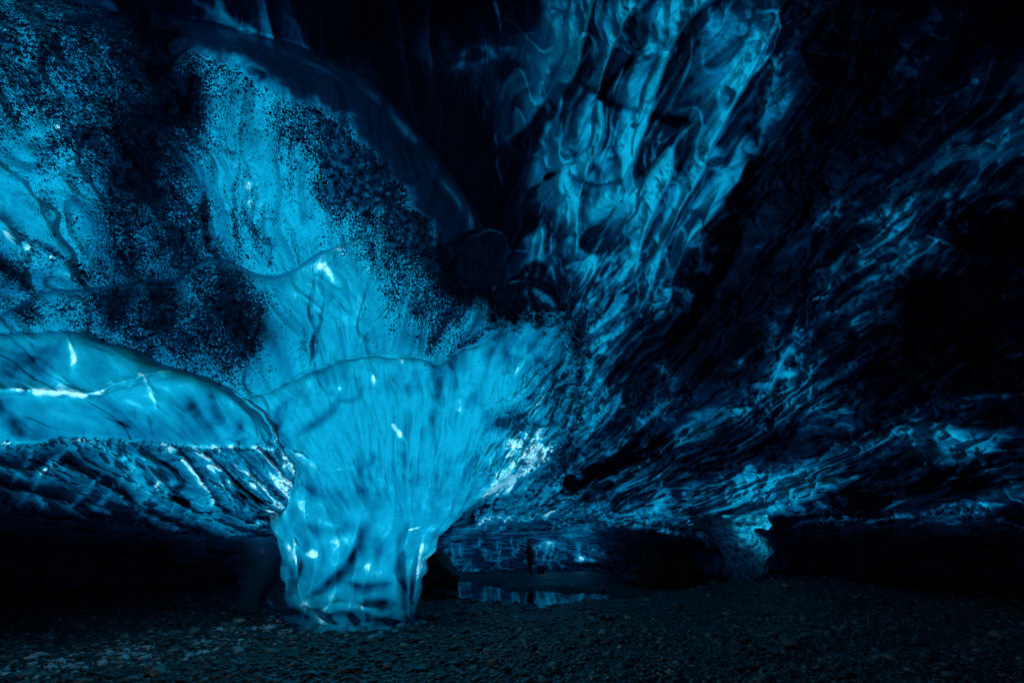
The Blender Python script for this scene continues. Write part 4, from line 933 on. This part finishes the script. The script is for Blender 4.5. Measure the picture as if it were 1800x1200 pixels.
skin_mesh('body', body, be, plain('skin_tone', (.45, .28, .2)), pe)
M_RED = plain('red_cloth', (.80, .05, .06)); M_TR = plain('dark_cloth', (.02, .025, .03)); M_BOOT = plain('boot_leather', (.03, .025, .02))
skin_mesh('jacket', [(0, 0, .84, .17, .21), (.01, 0, 1.10, .16, .20), (-.01, 0, 1.32, .17, .23), (-.03, 0, 1.44, .12), (-.04, 0, 1.49, .085),
    (-.02, .19, 1.37, .085), (-.12, .245, 1.14, .066), (-.36, .13, 1.20, .05), (-.02, -.19, 1.37, .085), (-.14, -.245, 1.13, .066), (-.36, -.12, 1.24, .05)],
    [(0, 1), (1, 2), (2, 3), (3, 4), (2, 5), (5, 6), (6, 7), (2, 8), (8, 9), (9, 10)], M_RED, pe)
skin_mesh('trousers', [(0, 0, .90, .15, .13), (0, .10, .86, .115), (-.05, .12, .48, .082), (0, .13, .14, .065), (0, -.10, .86, .115), (.06, -.12, .48, .082), (.12, -.13, .14, .065)],
    [(0, 1), (1, 2), (2, 3), (0, 4), (4, 5), (5, 6)], M_TR, pe)
for (bx_, by_) in ((0, .13), (.12, -.13)):
    skin_mesh('boot', [(bx_, by_, .16, .06), (bx_ + .01, by_, .06, .058), (bx_ - .10, by_, .05, .05), (bx_ - .19, by_, .045, .038)], [(0, 1), (1, 2), (2, 3)], M_BOOT, pe)
skin_mesh('hat', [(-.075, 0, 1.70, .105, .10), (-.07, 0, 1.76, .09, .085), (-.065, 0, 1.81, .045)], [(0, 1), (1, 2)], M_TR, pe)

# tripod with a camera on it
import bmesh
def bm_obj(name, bm, mat, parent, loc=(0, 0, 0), smooth=False):
    me = bpy.data.meshes.new(name)
    for f in bm.faces: f.smooth = smooth
    bm.to_mesh(me); bm.free(); me.materials.append(mat); o = link(bpy.data.objects.new(name, me)); o.parent = parent; o.location = loc; return o
def rod(bm, p, q, r0, r1=None, seg=10):
    p, q = Vector(p), Vector(q); d = q - p
    bmesh.ops.create_cone(bm, cap_ends=True, segments=seg, radius1=r0, radius2=r1 or r0, depth=d.length, matrix=Matrix.Translation((p + q) / 2) @ d.to_track_quat('Z', 'Y').to_matrix().to_4x4())
def box(bm, c, s, bev=.006):
    r = bmesh.ops.create_cube(bm, size=1, matrix=Matrix.Translation(c) @ Matrix.Diagonal((*s, 1)))
    if bev: bmesh.ops.bevel(bm, geom=list({e for v in r['verts'] for e in v.link_edges}), offset=bev, segments=2, affect='EDGES')
tr_ = tag(empty('tripod', (gx0 - .49, gy0 + .34, gz0)), 'thin tripod on the gravel bar in front of the person in red', 'tripod')
M_MET = plain('grey_metal', (.35, .38, .36), .3); M_BLK = plain('black_plastic', (.02, .02, .022), .4)
for a_ in (0.2, 2.3, 4.4):
    fx, fy = .36 * math.cos(a_), .36 * math.sin(a_)
    zf = float(gz(np.array([gx0 - .49 + fx]), np.array([gy0 + .34 + fy]))[0]) - gz0
    bm = bmesh.new(); rod(bm, (.03 * math.cos(a_), .03 * math.sin(a_), 1.02), (fx * .55, fy * .55, .46), .017); rod(bm, (fx * .5, fy * .5, .52), (fx, fy, zf + .01), .012)
    bm_obj('leg', bm, M_MET, tr_)
bm = bmesh.new(); rod(bm, (0, 0, .95), (0, 0, 1.12), .02); rod(bm, (0, 0, 1.0), (0, 0, 1.06), .045); rod(bm, (0, 0, 1.12), (0, 0, 1.17), .035)
bm_obj('head', bm, M_BLK, tr_)
ca = tag(empty('photo_camera', (gx0 - .49, gy0 + .34, gz0 + 1.175)), 'small black camera mounted on the tripod', 'camera')
bm = bmesh.new(); box(bm, (0, 0, .05), (.07, .14, .095)); box(bm, (0, 0, .105), (.05, .06, .03)); bm_obj('camera_body', bm, M_BLK, ca)
bm = bmesh.new(); rod(bm, (-.03, 0, .05), (-.15, 0, .05), .036, .04, 20); bm_obj('lens', bm, M_BLK, ca)
bp = tag(empty('backpack', (gx0 + .58, gy0 - .05, gz0)), 'dark backpack resting on the gravel behind the person in red', 'backpack')
bm = bmesh.new(); bmesh.ops.create_icosphere(bm, subdivisions=3, radius=1)
for v in bm.verts:
    c = v.co; sg_ = lambda t: math.copysign(abs(t) ** .6, t); v.co = Vector((sg_(c.x) * .20, sg_(c.y) * .16, .27 + sg_(c.z) * .28 + .02 * math.sin(c.x * 7)))
bm_obj('bag', bm, plain('navy_cloth', (.02, .035, .06)), bp, smooth=True)
bm = bmesh.new(); box(bm, (.0, -.17, .2), (.24, .09, .22), .03); bm_obj('pocket', bm, plain('navy_cloth_light', (.03, .05, .08)), bp, smooth=True)
for sx_2 in (-.09, .09):
    bm = bmesh.new(); prev = None
    for q_ in range(9):
        t_ = q_ / 8 * math.pi; p_ = Vector((sx_2, .15 + .09 * math.sin(t_), .27 + .2 * math.cos(t_)))
        if prev: rod(bm, prev, p_, .016)
        prev = p_
    bm_obj('strap', bm, M_BLK, bp, smooth=True)
